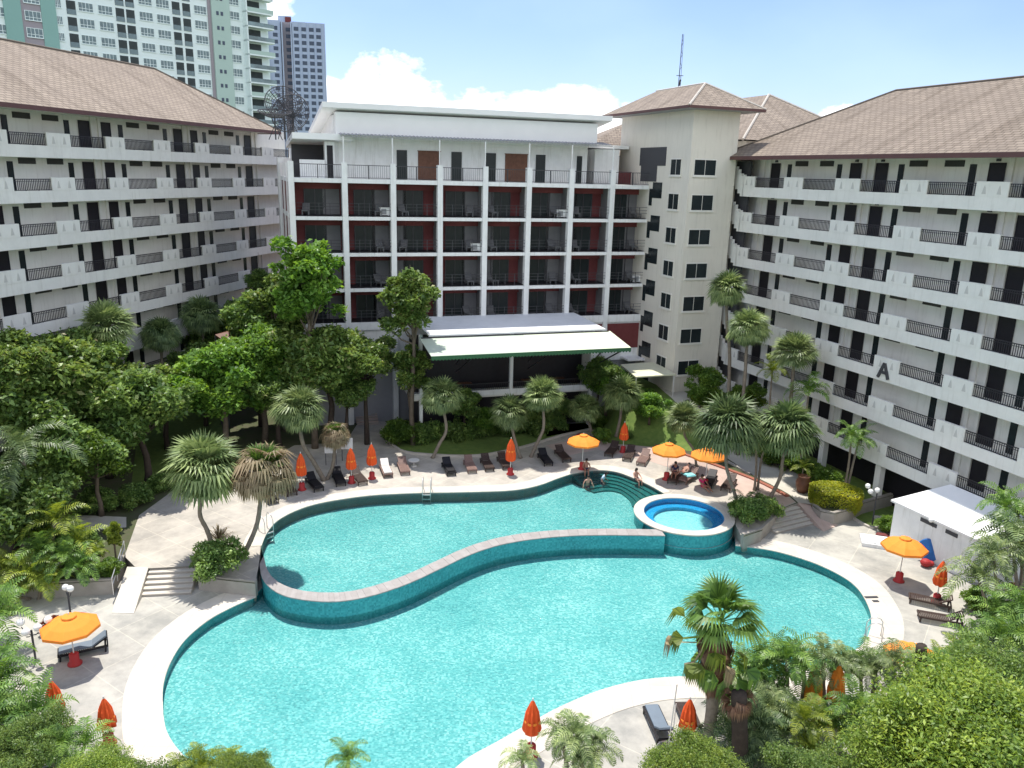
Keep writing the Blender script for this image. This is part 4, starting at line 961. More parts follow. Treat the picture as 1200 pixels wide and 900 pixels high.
for k in range(7):
    zc_ = 19.4 - 2.75 * k
    MB().box(-.02, .3, 3.9, 5.4, zc_ - .65, zc_ + .65).build('dark_opening', M['glass'], tw)
    MB().box(-.025, .28, 5.4, 5.9, zc_ - 1.3, zc_ + .1).build('dark_opening', M['glass'], tw)
MB().box(-.03, .4, 3.6, 7.9, 21.4, 22.9).box(-.028, .4, 4.9, 7.6, 20.1, 21.4).build('loggia_opening', M['darkgrey'], tw)
# hip roof
ex = 1.35; x0, x1, y0, y1, zE, zP = -ex, RWd + ex, -ex, LWd + ex, HT - .1, HT + 1.9
hx = (x0 + x1) / 2; c = [Vector((x0, y0, zE)), Vector((x1, y0, zE)), Vector((x1, y1, zE)), Vector((x0, y1, zE))]; ra, rb_ = Vector((hx, y0 + 3.4, zP)), Vector((hx, y1 - 3.4, zP))
b = MB(); sl = math.hypot(3.4, 2)
b.add([c[0], c[1], ra], [(0, 1, 2)], 0, [[(0, 0), (x1 - x0, 0), ((x1 - x0) / 2, sl)]])
b.add([c[1], c[2], rb_, ra], [(0, 1, 2, 3)], 0, [[(0, 0), (y1 - y0, 0), (y1 - y0 - 3, sl), (3, sl)]])
b.add([c[2], c[3], rb_], [(0, 1, 2)], 0, [[(0, 0), (x1 - x0, 0), ((x1 - x0) / 2, sl)]])
b.add([c[3], c[0], ra, rb_], [(0, 1, 2, 3)], 0, [[(0, 0), (y1 - y0, 0), (y1 - y0 - 3, sl), (3, sl)]])
rf = b.build('roof', M['roof_r'], tw, fix=False)
b = MB(); b.box(x0 + .05, x1 - .05, y0 + .05, y1 - .05, zE - .2, zE - .12)
b.build('soffit', M['grey'], tw)
b = MB()
for P, Q in ((c[0], c[1]), (c[3], c[0]), (c[1], c[2])): b.bar(P - Vector((0, 0, .1)), Q - Vector((0, 0, .1)), .07, .2)
b.build('fascia', M['fascia'], tw)
b = MB()
for P, Q in ((ra, rb_), (ra, c[0]), (ra, c[1])): b.tube([P, Q], .1, 6)
b.build('ridge_cap', M['kerb'], rf)
# lattice mast behind the tower
mp_ = at(796, 98, 74); ml = empty('antenna_mast', (mp_.x, mp_.y, 24), 0, 'thin tall lattice antenna mast rising above the beige tower roof', 'antenna')
b = MB(); hh = at(799, 40, 74).z - 24
for i in range(3):
    a_ = i * 2.1; p = Vector((.16 * math.cos(a_), .16 * math.sin(a_), 0)); b.tube([p, p * .4 + Vector((0, 0, hh))], .018, 4)
for i in range(26):
    f = i / 26; g = (i + 1) / 26; a_ = (i % 3) * 2.1; c_ = ((i + 1) % 3) * 2.1
    b.bar(Vector((.16 * math.cos(a_), .16 * math.sin(a_), 0)) * (1 - .6 * f) + Vector((0, 0, hh * f)), Vector((.16 * math.cos(c_), .16 * math.sin(c_), 0)) * (1 - .6 * g) + Vector((0, 0, hh * g)), .02)
b.tube([(-.3, 0, hh * .6), (.3, 0, hh * .6)], .03, 5); b.tube([(0, 0, hh * .5), (.1, 0, hh * .56)], .07, 5)
b.build('lattice', M['darkgrey'], ml)

# roof of the wing further back, behind tower and right wing
bk = at(901, 111, 84); far = empty('rear_wing', (bk.x, bk.y, 0), R_(21.2), 'rear hotel wing showing only its brown hipped roof behind the beige tower', 'building')
zR = bk.z; drop = 4.6; b = MB(); hw_ = 7.5
c = [Vector((-hw_ - .5, -hw_, zR - drop)), Vector((hw_ + .5, -hw_, zR - drop)), Vector((hw_ + .5, 24, zR - drop)), Vector((-20, 24, zR - drop))]
pk_ = Vector((0, 0, zR)); pk2 = Vector((0, 17, zR))
b.add([c[0], c[1], pk_], [(0, 1, 2)], 0, [[(0, 0), (16, 0), (8, 8.8)]]); b.add([c[1], c[2], pk2, pk_], [(0, 1, 2, 3)], 0, [[(0, 0), (31, 0), (24, 8.8), (7.5, 8.8)]])
b.add([Vector((-8, 24, zR - drop)), c[0], pk_, pk2], [(0, 1, 2, 3)], 0, [[(0, 0), (31, 0), (24, 8.8), (7.5, 8.8)]])
b.build('roof', M['roof_r'], far, fix=False)
MB().box(-hw_ + .6, hw_ - .6, -hw_ + 1, 23, 0, zR - drop - .05).build('wall', M['wing'], far)
b = MB(); b.tube([pk_, c[0]], .12, 6); b.tube([pk_, c[1]], .12, 6); b.build('ridge_cap', M['kerb'], far)
# its left arm seen between white block and tower
la = at(728, 148, 82); lb = at(690, 166, 82)
arm = empty('rear_building', (la.x, la.y, 0), R_(21.2 - 10), 'low brown roof slope glimpsed left of the beige tower behind the white block', 'building')
b = MB(); b.add([(-6.5, -5, la.z - 2.9), (7, -5, la.z - 2.9), (7, 1, la.z + .6), (1.2, 1, la.z + .6), (7, 7, la.z - 2.9), (-6.5, 7, la.z - 2.9)], [(0, 1, 2, 3), (2, 4, 5, 3), (5, 0, 3)], 0, [[(0, 0), (13, 0), (13, 6), (7, 6)], [(0, 0), (13, 0), (13, 6), (7, 6)], [(0, 0), (12, 0), (6, 6)]])
b.build('roof', M['roof_r'], arm, fix=False); MB().box(-5.5, 6.5, -4, 6, 0, la.z - 3).build('wall', M['wing'], arm)
# torn black sheet on the roof valley
tq = at(871, 163, 78); b = MB(); pts = [(-1.5, -1.2), (-1.3, .1), (-.5, .5), (-.2, 1.3), (.1, .4), (1.4, .35), (1.0, -.15), (.2, -.5), (-.5, -1.2)]
b.add([(x * 1.0, 0, z) for x, z in pts] + [(x * 1.0, .25, z + .05) for x, z in pts], [tuple(range(9)), tuple(range(17, 8, -1))] + [(i, (i + 1) % 9, 9 + (i + 1) % 9, 9 + i) for i in range(9)])
o = b.build('torn_sheet', M['darkgrey']); o.location = tq; tag(o, 'torn black sheet sticking up from the damaged roof valley beside the tower', 'sheet')

# ---------------------------------------------------------------- satellite dishes on the left end of the white block
def dish(name, c, r, tilt, rz, label, post):
    root = empty(name, (c.x, c.y, c.z - post), rz, label, 'satellite dish', 'mesh satellite dishes on the white block')
    b = MB(); b.tube([(0, 0, 0), (0, 0, post)], .06, 6); b.tube([(.5, .3, 0), (0, 0, post * .7)], .03, 5); b.tube([(-.5, .3, 0), (0, 0, post * .7)], .03, 5); b.build('post', M['darkgrey'], root)
    b = MB(); Mt = Matrix.Translation((0, 0, post)) @ Matrix.Rotation(tilt, 4, 'X')
    def P(rr, a_): return Mt @ Vector((rr * math.cos(a_), rr * math.sin(a_), .22 * rr * rr / r * 1.6))
    for k in range(9): b.tube([P(r * (k + 1) / 9, 2 * math.pi * i / 24) for i in range(25)], .04 if k == 8 else .02, 4, caps=False)
    for i in range(24): b.tube([P(r * t / 4, 2 * math.pi * i / 24) for t in range(5)], .02 if i % 3 else .035, 4)
    b.build('mesh_bowl', M['darkgrey'], root)
    b = MB(); top = Mt @ Vector((0, 0, r * .8))
    for i in range(3): b.tube([P(r * .85, i * 2.1), top], .015, 4)
    b.tube([top, Mt @ Vector((0, 0, r * .66))], .06, 6); b.build('feed_arm', M['darkgrey'], root)
dish('satellite_dish', at(322, 138, 66), 1.25, R_(12), .3, 'dark mesh satellite dish lying nearly flat, leftmost on the roof edge', 1.6)
dish('satellite_dish', at(332, 124, 70), 1.45, R_(62), .35, 'dark mesh satellite dish tilted upright behind the other two', 2.6)
dish('satellite_dish', at(343, 136, 67), 1.5, R_(70), -.1, 'large pale mesh satellite dish facing the pool, next to the white roof slope', 1.8)
# ---------------------------------------------------------------- distant towers
def windows(root, name, me_or_fn, locs, rest_fn):
    locs.sort(key=lambda p: p[3])
    for p in locs[:100]:
        o = link(name, me_or_fn, root); o.location = p[:3]
    if len(locs) > 100:
        b = MB()
        for p in locs[100:]: rest_fn(b, p)
        o = b.build(name, M['cglass'], root); o['kind'] = 'stuff'
M['cglass'] = mat('condo_glass', (.25, .36, .38), .25, spec=.5, noise=.75, nscale=.23)
M['cdark'] = mat('condo_balcony_shade', (.06, .075, .075), .7, noise=.5, nscale=.5)
M['cwhite'] = mat('condo_white', (.78, .88, .85), .8, noise=.06, nscale=.1)
M['cgreen'] = mat('condo_green', (.26, .45, .40), .8, noise=.08, nscale=.1)
M['cgreen2'] = mat('condo_pale_green', (.46, .60, .53), .8, noise=.08, nscale=.1)
M['cmauve'] = mat('condo_mauve', (.33, .30, .32), .8)
M['tgrey'] = mat('tower_grey_haze', (.40, .47, .60), .8, noise=.05, nscale=.05)  # bluish distance haze is mixed into this wall grey
M['tdark'] = mat('tower_window', (.06, .08, .12), .3)
D0 = 185; cp = at(160, 60, D0)
def cs(x, y=35): return on_plane(x, y, (cp.x, cp.y), 44)[0]
co_ = empty('condominium', (cp.x, cp.y, 0), math.pi / 2 - R_(44), 'tall white and green condominium tower rising behind the left tiled roof', 'building')
xl, xr = cs(-120), cs(312)
HC = 84
MB().box(xl, xr, 0, 16, 0, HC).build('wall', M['cwhite'], co_)
MB().box(cs(7), cs(27), -.35, .0, 0, HC).build('green_band', M['cgreen'], co_)
MB().box(cs(50), cs(67.5), -.35, .0, 0, HC).build('green_band', M['cgreen'], co_)
MB().box(cs(27), cs(50), -.2, 0, 0, HC).build('mauve_band', M['cmauve'], co_)
MB().box(cs(248), cs(269), -.6, 0, 0, HC).build('pale_green_band', M['cgreen2'], co_)
MB().box(cs(244.5), cs(248), -.25, 0, 0, HC).build('grey_band', M['cmauve'], co_)
MB().box(xr - .1, xr + 1.0, 1.0, 15, 0, HC).build('side_bay', M['cwhite'], co_)
cw = MB()
def win_mesh(wd, ht, frame_=True):
    b = MB(); b.box(-wd / 2, wd / 2, -.05, 0, 0, ht, 0)
    if frame_:
        b.box(-wd / 2 - .12, wd / 2 + .12, -.14, 0, -.15, 0, 1); b.box(-wd / 2 - .1, -wd / 2, -.1, 0, 0, ht + .1, 1); b.box(wd / 2, wd / 2 + .1, -.1, 0, 0, ht + .1, 1); b.box(-wd / 2, wd / 2, -.1, 0, ht, ht + .1, 1)
        b.box(-.05, .05, -.09, -.05, 0, ht, 1); b.box(-wd / 4 - .03, -wd / 4 + .03, -.08, -.05, 0, ht, 1); b.box(wd / 4 - .03, wd / 4 + .03, -.08, -.05, 0, ht, 1); b.box(-wd / 2, wd / 2, -.08, -.05, ht * .28, ht * .34, 1)
    return b
mats_w = [M['cglass'], M['cwhite']]
mw = win_mesh(2.5, 1.45).mesh('window', mats_w); ms = win_mesh(1.1, 1.3).mesh('window', mats_w); mt_ = win_mesh(.55, .75, False).mesh('small_window', [M['tdark']])
db = MB(); db.box(-.8, .8, -.03, 0, 0, 2.4, 0); db.box(-.8, .8, -.1, -.04, 0, .9, 1); dbm = db.mesh('balcony_recess', [M['cdark'], M['cglass']])
zrow = 45.8 - .7
locs = {'window': [], 'balcony_recess': [], 'small_window': []}
colw = [(-60, mw, 0), (-20, mw, 0), (3, mw, 0), (40, mw, -.25), (70.5, ms, 0), (103, mw, 0), (125.5, mw, 0), (172.5, mw, 0), (192.5, mw, 0), (236, mw, 0), (274.5, mw, 0)]
for k in range(-9, 12):
    z = zrow + 2.87 * k
    vis = abs(z - 48)
    for x, me, yo in colw: locs['window'].append((cs(x), yo, z, vis if x > 0 else vis + 20, me))
    for x in (86, 142.5, 154.5, 208, 220): locs['balcony_recess'].append((cs(x), 0, z - .9, vis))
    for x in (254.5, 259.5): locs['small_window'].append((cs(x), -.6, z + .2, vis))
L_ = sorted(locs['window'], key=lambda p: p[3])
for p in L_[:100]: o = link('window', p[4], co_); o.location = p[:3]
b = MB()
for p in L_[100:]: b.box(p[0] - 1.2, p[0] + 1.2, p[1] - .05, p[1], p[2], p[2] + 1.4)
b.build('window', M['cglass'], co_)['kind'] = 'stuff'
L_ = sorted(locs['balcony_recess'], key=lambda p: p[3])
for p in L_[:100]: o = link('balcony_recess', dbm, co_); o.location = p[:3]
b = MB()
for p in L_[100:]: b.box(p[0] - .8, p[0] + .8, -.03, 0, p[2], p[2] + 2.4)
b.build('balcony_recess', M['cdark'], co_)['kind'] = 'stuff'
for p in locs['small_window']: o = link('small_window', mt_, co_); o.location = p[:3]
# corner balconies
bx0, bx1 = cs(285), xr + 1.0
MB().box(bx0, bx1, -1.6, -1.5, 0, 1).box(bx0, bx0 + .3, -1.7, 0, 0, HC).build('balcony_pier', M['cwhite'], co_)
for k in range(-9, 12):
    z = zrow - 1.25 + 2.87 * k
    MB().box(bx0, bx1, -1.7, .5, z, z + .28).build('corner_balcony', M['cwhite'], co_)
    MB().box(bx0 + .3, bx0 + (bx1 - bx0) * .62, -.06, 0, z + .28, z + 2.6).build('balcony_glass', M['cdark'], co_)
    MB().box(bx0 + .3, bx1, -1.68, -1.62, z + .28, z + 1.1).build('balcony_balustrade', M['cglass'] if k % 3 else M['cgreen2'], co_)

# grey tower far behind
gp = at(345, 60, 380); gt = empty('grey_highrise', (gp.x, gp.y, 0), R_(14.5), 'slim dark grey high-rise with rows of small windows, behind the satellite dishes', 'building')
def gx(x): return (x - 345) / 2.36
zt_ = at(345, 24, 380).z
MB().box(gx(308), gx(332), 0, 18, 0, zt_ - .3).build('left_block', M['tgrey'], gt)
MB().box(gx(332), gx(344), 2.5, 18, 0, zt_ - .5).build('recess', M['cmauve'], gt)
MB().box(gx(343.5), gx(376), -1, 18, 0, zt_ - .6).build('right_block', M['tgrey'], gt)
MB().box(gx(330), gx(343), 4, 12, zt_ - 1, zt_ + 2.2).build('lift_house', M['tgrey'], gt)
MB().box(gx(337), gx(343), 3.6, 4, zt_ - .2, zt_ + 1.8).build('red_panel', M['maroon'], gt)
gl_ = []
wme = MB().box(-.95, .95, -.1, 0, 0, 1.55).mesh('window', M['tdark'])
for k in range(30):
    z = zt_ - 4.2 - 2.72 * k
    for x in (347.5, 355, 362.5, 369.5): gl_.append((gx(x), -1, z, k))
    gl_.append((gx(327), 0, z, k))
    gl_.append((gx(339.5), 2.5, z, k + 5))
gl_.sort(key=lambda p: p[3])
for p in gl_[:100]: o = link('window', wme, gt); o.location = p[:3]
b = MB()
for p in gl_[100:]: b.box(p[0] - .95, p[0] + .95, p[1] - .1, p[1], p[2], p[2] + 1.55)
b.build('window', M['tdark'], gt)['kind'] = 'stuff'
for x in (319, 333.5, 342.5, 351.2, 359, 366, 373.5): MB().box(gx(x) - .25, gx(x) + .25, -1.35, -.9 if x > 343 else 2.6, 0, zt_ - .8).build('facade_rib', M['tgrey'], gt)
for k in range(30): pass
# ================================================================== vegetation
def raw_mesh(name, V, F, mt):
    "V (n,3) float array, F (m,4) int array"
    me = bpy.data.meshes.new(name); me.vertices.add(len(V)); me.vertices.foreach_set('co', np.asarray(V, np.float32).ravel())
    me.loops.add(F.size); me.loops.foreach_set('vertex_index', F.ravel().astype(np.int32)); me.polygons.add(len(F))
    me.polygons.foreach_set('loop_start', np.arange(0, F.size, F.shape[1], dtype=np.int32)); 
    me.materials.append(mt); me.update(calc_edges=True); me.validate(); return me

def leaves(name, C, size, mt, seed=0, up=.55, asp=.5):
    "one bent, pointed leaf (two quads) at every point of C"
    g = np.random.default_rng(seed); n = len(C)
    nrm = g.normal(size=(n, 3)); nrm /= np.linalg.norm(nrm, axis=1, keepdims=True); nrm[:, 2] = np.abs(nrm[:, 2]) * .7 + up; nrm /= np.linalg.norm(nrm, axis=1, keepdims=True)
    t = g.normal(size=(n, 3)); t -= nrm * (t * nrm).sum(1, keepdims=True); t /= np.linalg.norm(t, axis=1, keepdims=True); s = np.cross(nrm, t)
    sz = size * g.uniform(.6, 1.3, (n, 1)); L = t * sz; W = s * sz * asp * .5
    a = C - L * .5; m1 = C + W; m2 = C - W; tip = C + L * .5 - nrm * sz * .18; a = a - nrm * sz * .1
    V = np.stack([a, m1, tip, m2], 1).reshape(-1, 3); F = np.arange(n * 4).reshape(-1, 4)
    return raw_mesh(name, V, F, mt)

def crown_points(n, R, H, lobes, seed, fill=.35, flat=.0):
    "points gathered on clumps that sit on the outside of an ellipsoid, with gaps between"
    g = np.random.default_rng(seed)
    d = g.normal(size=(lobes, 3)); d /= np.linalg.norm(d, axis=1, keepdims=True); d[:, 2] = np.where(d[:, 2] < -.45, -d[:, 2], d[:, 2])
    rr = g.uniform(.45, 1.0, (lobes, 1)); az_ = np.arctan2(d[:, 1], d[:, 0]); lump = 1 + .16 * np.sin(3 * az_ + seed) + .12 * np.sin(5 * az_ + 2 * seed); cen = d * rr * lump[:, None] * np.array([R, R, H]) * .86
    lr = R * g.uniform(.13, .40, lobes) * (1.25 - .35 * rr[:, 0])
    wts = lr ** 2; wts /= wts.sum(); k = g.choice(lobes, n, p=wts)
    u = g.normal(size=(n, 3)); u /= np.linalg.norm(u, axis=1, keepdims=True)
    u[:, 2] = np.where(g.random(n) < .6, np.abs(u[:, 2]), u[:, 2])
    rad = lr[k][:, None] * (1 - fill * g.random((n, 1)) ** 1.2) ; P = cen[k] + u * rad * np.array([1, 1, .72])
    P += g.normal(size=(n, 3)) * R * .03; far = g.random(n) < .05; P[far] += g.normal(size=(int(far.sum()), 3)) * R * .07
    return P, cen, lr

def limbs(cen, base_h, R, rb, seed, lean=(0, 0)):
    "trunk from the ground to the crown and limbs out to its clumps (crown centre at the origin)"
    g = random.Random(seed); b = MB(); top = Vector((0, 0, -R * .15)); bot = Vector((lean[0], lean[1], -base_h))
    pts = [bot.lerp(top, t) + Vector((g.uniform(-.12, .12), g.uniform(-.12, .12), 0)) * (0 < t < 1) for t in (0, .25, .5, .75, 1)]
    b.tube(pts, [rb * 1.25, rb, rb * .85, rb * .72, rb * .5], 8)
    for c in list(cen)[:16]:
        c = Vector([float(q) for q in c]); s = pts[3].lerp(pts[4], g.random()); m = s.lerp(c, .5) + Vector((0, 0, -.1 * R)); b.tube([s, m, c], [rb * .4, rb * .25, rb * .08], 5)
    return b

TREE = {}
def tree_proto(key, n, R, H, lobes, size, lm, bm, base_h, rb, seed, asp=.5, fill=.35, up=.55):
    P, cen, lr = crown_points(n, R, H, lobes, seed, fill)
    TREE[key] = (leaves('crown', P, size, M[lm], seed, up, asp), limbs(cen, base_h, R, rb, seed).mesh('trunk', M[bm], True), base_h, R)
def tree(key, base, crown_c, label, cat='tree', group=None, sc=None, rz=0, name='garden_tree', Rw=None):
    "crown_c: the crown's centre in the world, base: foot of the trunk"
    cm, tm, bh, R = TREE[key]; base = Vector(base); cc = Vector(crown_c); hgt = cc.z - base.z; s = (Rw / R) if Rw else (sc or 1)
    root = empty(name, base, 0, label, cat, group)
    c = link('crown', cm, root); c.location = cc - base; c.scale = (s, s, s); c.rotation_euler = (0, 0, rz)
    t = link('trunk', tm, root); t.location = cc - base; t.scale = (s, s, max(.2, hgt / bh)); t.rotation_euler = (0, 0, rz)
    # lean the trunk's foot to the base
    return root

tree_proto('olive', 22000, 3.0, 2.3, 34, .31, 'lolive', 'darkbark', 6, .2, 3, .5)
tree_proto('dark', 22000, 3.0, 2.4, 34, .31, 'ldark', 'darkbark', 6, .2, 5, .5)
tree_proto('bright', 22000, 3.0, 2.4, 34, .31, 'lgreen', 'bark', 6, .18, 7, .5)
tree_proto('lime', 9000, 2.0, 1.8, 34, .24, 'lbright', 'bark', 5, .14, 8, .45)
tree_proto('slender', 8000, 2.0, 3.4, 40, .30, 'lolive', 'bark', 7, .16, 9, .55)
tree_proto('slender2', 9000, 2.1, 3.6, 44, .32, 'lgreen', 'bark', 7, .16, 19, .55)
tree_proto('near', 34000, 4.2, 2.4, 60, .20, 'lnear', 'bark', 7, .22, 11, .42, .5)
tree_proto('near2', 32000, 4.2, 2.4, 52, .22, 'lnear2', 'bark', 7, .22, 12, .42, .5)
tree_proto('bush', 9000, 1.3, 1.0, 46, .15, 'ldark', 'darkbark', 1.2, .1, 13, .5, .3)
tree_proto('bushl', 7000, 1.3, .9, 40, .18, 'lbright', 'bark', 1.2, .08, 14, .5, .3)

# keep plants in front of the facades
_nL = Vector((math.cos(R_(14.132)), -math.sin(R_(14.132)))); _nW = Vector((math.cos(R_(72.316)), -math.sin(R_(72.316))))
def clampD(x, y, D):
    "shorten a distance so that the point stands clear of the buildings"
    v = ray(x, y).xy.normalized()
    for n_, d_, sg in ((nR, 40.78 - 1.9, 1), (_nL, -42.367 + 2.2, -1), (_nW, -63.528 + 5.2, -1)):
        k = v.dot(n_)
        if sg * k > 1e-3:
            Dm = d_ / k
            if 0 < Dm < D and not (n_ is _nW and not (-16 < math.degrees(math.atan2(v.x, v.y)) < 8.6)): D = Dm
    return D
def foot(x, y, z):
    p = G(x, y, z) if z < 0 else GT(x, y); D = math.hypot(p.x, p.y); Dc = clampD(x, y, D)
    if Dc < D: p = at(x, y, Dc); p.z = ground_h(p.x, p.y) if z >= 0 else z
    return p
# ---- fan palms
def fan_crown(name, nl, R, mt, seed, blades=13, droop=.35, polar=(0, 118), petiole=.46, spread=74):
    g = random.Random(seed); V = []; F = []
    def tri(a, b_, c, d):
        k = len(V); V.extend([tuple(a), tuple(b_), tuple(c), tuple(d)]); F.append((k, k + 1, k + 2, k + 3))
    for i in range(nl):
        th = R_(polar[0] + (polar[1] - polar[0]) * ((i + .5) / nl) ** .72); ph = i * 2.39996 + g.uniform(-.3, .3)
        d = Vector((math.sin(th) * math.cos(ph), math.sin(th) * math.sin(ph), math.cos(th)))
        side = Vector((-math.sin(ph), math.cos(ph), 0)); nrm = side.cross(d) * -1
        if nrm.z < 0: nrm = -nrm
        tw = g.uniform(-.5, .5); side = side * math.cos(tw) + nrm * math.sin(tw)
        r = R * g.uniform(.86, 1.1); h = d * r * petiole
        w_ = side * .02
        tri(-w_, w_, h + w_, h - w_)
        sag = Vector((0, 0, -1))
        for k in range(blades):
            a_ = R_(-spread + 2 * spread * k / (blades - 1)); dirv = d * math.cos(a_) + side * math.sin(a_)
            ln = r * (1 - petiole) * (.78 + .22 * math.cos(a_)) * g.uniform(.9, 1.05); up_ = nrm * (.22 * abs(math.sin(a_)))
            p0_ = h; p1_ = h + (dirv + up_).normalized() * ln * .55; p2_ = h + (dirv + up_ * .6 + sag * droop * (0.4 + .6 * math.sin(th))).normalized() * ln
            wv = dirv.cross(nrm).normalized() * ln * .058
            tri(p0_ - wv * .2, p1_ - wv, p1_ + wv, p0_ + wv * .2); tri(p1_ - wv, p2_, p2_, p1_ + wv)
    V = np.array(V); F = np.array(F)
    me = bpy.data.meshes.new(name); me.from_pydata([tuple(map(float, v)) for v in V], [], [tuple(int(q) for q in (f if tuple(V[f[1]]) != tuple(V[f[2]]) else (f[0], f[1], f[3]))) for f in F]); me.materials.append(M[mt]); me.update(); return me
FAN = {'silver': [fan_crown('fan_crown', 96, 1.0, 'palm', 1, droop=.3), fan_crown('fan_crown', 104, 1.0, 'palm', 2, droop=.5, petiole=.5), fan_crown('fan_crown', 88, 1.0, 'palm', 12, droop=.42, polar=(0, 130), petiole=.42)],
       'deep': [fan_crown('fan_crown', 120, 1.0, 'palmd', 3, droop=.55, polar=(0, 128)), fan_crown('fan_crown', 115, 1.0, 'palmd', 4, droop=.5, polar=(0, 125))],
       'green': [fan_crown('fan_crown', 105, 1.0, 'palm', 5), fan_crown('fan_crown', 100, 1.0, 'palmg', 6)],
       'dry': [fan_crown('fan_crown', 70, 1.0, 'dry', 7, droop=.9, polar=(20, 140)), fan_crown('fan_crown', 34, .8, 'palmg', 8, polar=(0, 60))],
       'skirt': [fan_crown('fan_skirt', 46, .86, 'palmd', 9, droop=1.2, polar=(95, 165))]}
def curved_trunk(pts, r0, r1, n=10):
    P = spline([tuple(p) for p in pts], 5); b = MB(); k = len(P)
    rr = [r0 + (r1 - r0) * i / (k - 1) + (.05 if i == 0 else 0) + (.012 if i % 2 else 0) for i in range(k)]
    return b.tube(P, rr, n)
PROTO_HT = {}
def fan_palm(label, base_px, crown_px, R, kind='silver', mids=(), z=0.0, group='fan palms round the pool', r0=.13, dz=0, far=None, skirt=False, cat='palm'):
    base = foot(*base_px, z) if far is None else at(*base_px, clampD(*base_px, far))
    if far is not None: base.z = z
    D = math.hypot(base.x, base.y); c = at(*crown_px, D + dz)
    root = empty('fan_palm', base, 0, label, cat, group)
    pts = [Vector((0, 0, 0))]
    for (mx, my) in mids: q = at(mx, my, D + dz * .5); pts.append(q - base)
    pts.append(c - base - Vector((0, 0, R * .25)))
    if not mids: pts.insert(1, pts[0].lerp(pts[-1], .5) + Vector((rnd.uniform(-.15, .15), 0, 0)))
    curved_trunk(pts, r0, r0 * .72).build('trunk', M['palmbark'], root, True)
    mes = FAN[kind]
    def crown(me, s, nm='crown'):
        o = link(nm, me, root); o.location = c - base; o.scale = (s, s, s * rnd.uniform(.88, .98)); o.rotation_euler = (rnd.uniform(-.12, .12), rnd.uniform(-.12, .12), rnd.uniform(0, 6.28))
    if kind == 'dry': crown(mes[0], R, 'dry_crown'); crown(mes[1], R * 1.05)
    else: crown(mes[rnd.randrange(len(mes))], R * 1.1)
    if skirt: crown(FAN['skirt'][0], R * 1.02, 'leaf_skirt')
    return root

# ---- feather palms
def frond_geo(V, F, origin, az, el, ln, nleaf, leaflen, droop, g, wid=.035, vee=.5, rw=.03):
    p = Vector(origin); d = Vector((math.cos(az) * math.cos(el), math.sin(az) * math.cos(el), math.sin(el))); n = nleaf; pts = [p.copy()]; dirs = [d.copy()]
    for i in range(n):
        d = (d + Vector((0, 0, -droop / n * (1 + 1.4 * i / n)))).normalized(); p = p + d * ln / n; pts.append(p.copy()); dirs.append(d.copy())
    def q(a, b_, c, e): k = len(V); V.extend([tuple(a), tuple(b_), tuple(c), tuple(e)]); F.append((k, k + 1, k + 2, k + 3))
    for i in range(n):
        dd = dirs[i]; s = dd.cross(Vector((0, 0, 1)))
        s = s.normalized() if s.length > .05 else Vector((1, 0, 0)); u = s.cross(dd)
        w_ = rw * (1 - i / n * .8); q(pts[i] - s * w_, pts[i] + s * w_, pts[i + 1] + s * w_ * .9, pts[i + 1] - s * w_ * .9)
        if i < 2: continue
        f = i / n; L_ = leaflen * (math.sin(math.pi * min(1, f * .9 + .12)) ** .6) * g.uniform(.85, 1.1)
        for sg in (-1, 1):
            dv = (s * sg + dd * .55 + u * vee * g.uniform(.4, 1.1)).normalized(); m = pts[i] + dv * L_ * .55; e = m + (dv + Vector((0, 0, -.75))).normalized() * L_ * .5
            wv = dv.cross(u).normalized() * wid; q(pts[i] - wv * .5, pts[i] + wv * .5, m + wv, m - wv); q(m - wv, m + wv, e + wv * .15, e - wv * .15)
def np_mesh(name, V, F, mt):
    me = bpy.data.meshes.new(name); me.from_pydata(V, [], F); me.materials.append(M[mt]); me.update(); return me
def feather_crown(name, nf, ln, mt, seed, droop=1.5, nleaf=20, leaflen=.45, el=(20, 80), wid=.035):
    g = random.Random(seed); V = []; F = []
    for i in range(nf):
        f = (i + .5) / nf; frond_geo(V, F, (0, 0, 0), i * 2.4 + g.uniform(-.3, .3), R_(el[1] + (el[0] - el[1]) * f), ln * g.uniform(.85, 1.1), nleaf, leaflen, droop * g.uniform(.8, 1.2), g, wid)
    return np_mesh(name, V, F, mt)
FEA = {'green': [feather_crown('feather_crown', 13, 1.9, 'palmg', 1), feather_crown('feather_crown', 12, 1.9, 'palmg', 2)],
       'yellow': [feather_crown('feather_crown', 10, 1.7, 'palmy', 3, 1.3), feather_crown('feather_crown', 9, 1.7, 'palmy', 4, 1.5)],
       'deep': [feather_crown('feather_crown', 13, 2.3, 'palmd', 5, 1.8, 24, .6)],
       'big': [feather_crown('feather_crown', 11, 3.6, 'palmd', 6, 1.7, 34, .8, (0, 75), .04)],
       'silver': [feather_crown('feather_crown', 12, 1.8, 'palm', 7, 1.7)]}
def feather_palm(label, base, top, s=1, kind='green', group=None, r0=.09, name='feather_palm', cat='palm', stems=None):
    base = Vector(base); root = empty(name, base, 0, label, cat, group)
    for k, (tp) in enumerate(stems or [(0, 0, 0)]):
        t = Vector(top) + Vector(tp) - base; f = Vector((tp[0] * .35, tp[1] * .35, 0))
        curved_trunk([f, f.lerp(t, .5) + Vector((rnd.uniform(-.1, .1), rnd.uniform(-.1, .1), 0)), t], r0, r0 * .6, 8).build('trunk', M['palmbark'], root, True)
        me = FEA[kind][k % len(FEA[kind])]; o = link('crown', me, root); o.location = t; q = s * rnd.uniform(.85, 1.1); o.scale = (q, q, q); o.rotation_euler = (rnd.uniform(-.1, .1), rnd.uniform(-.1, .1), rnd.uniform(0, 6))
    return root

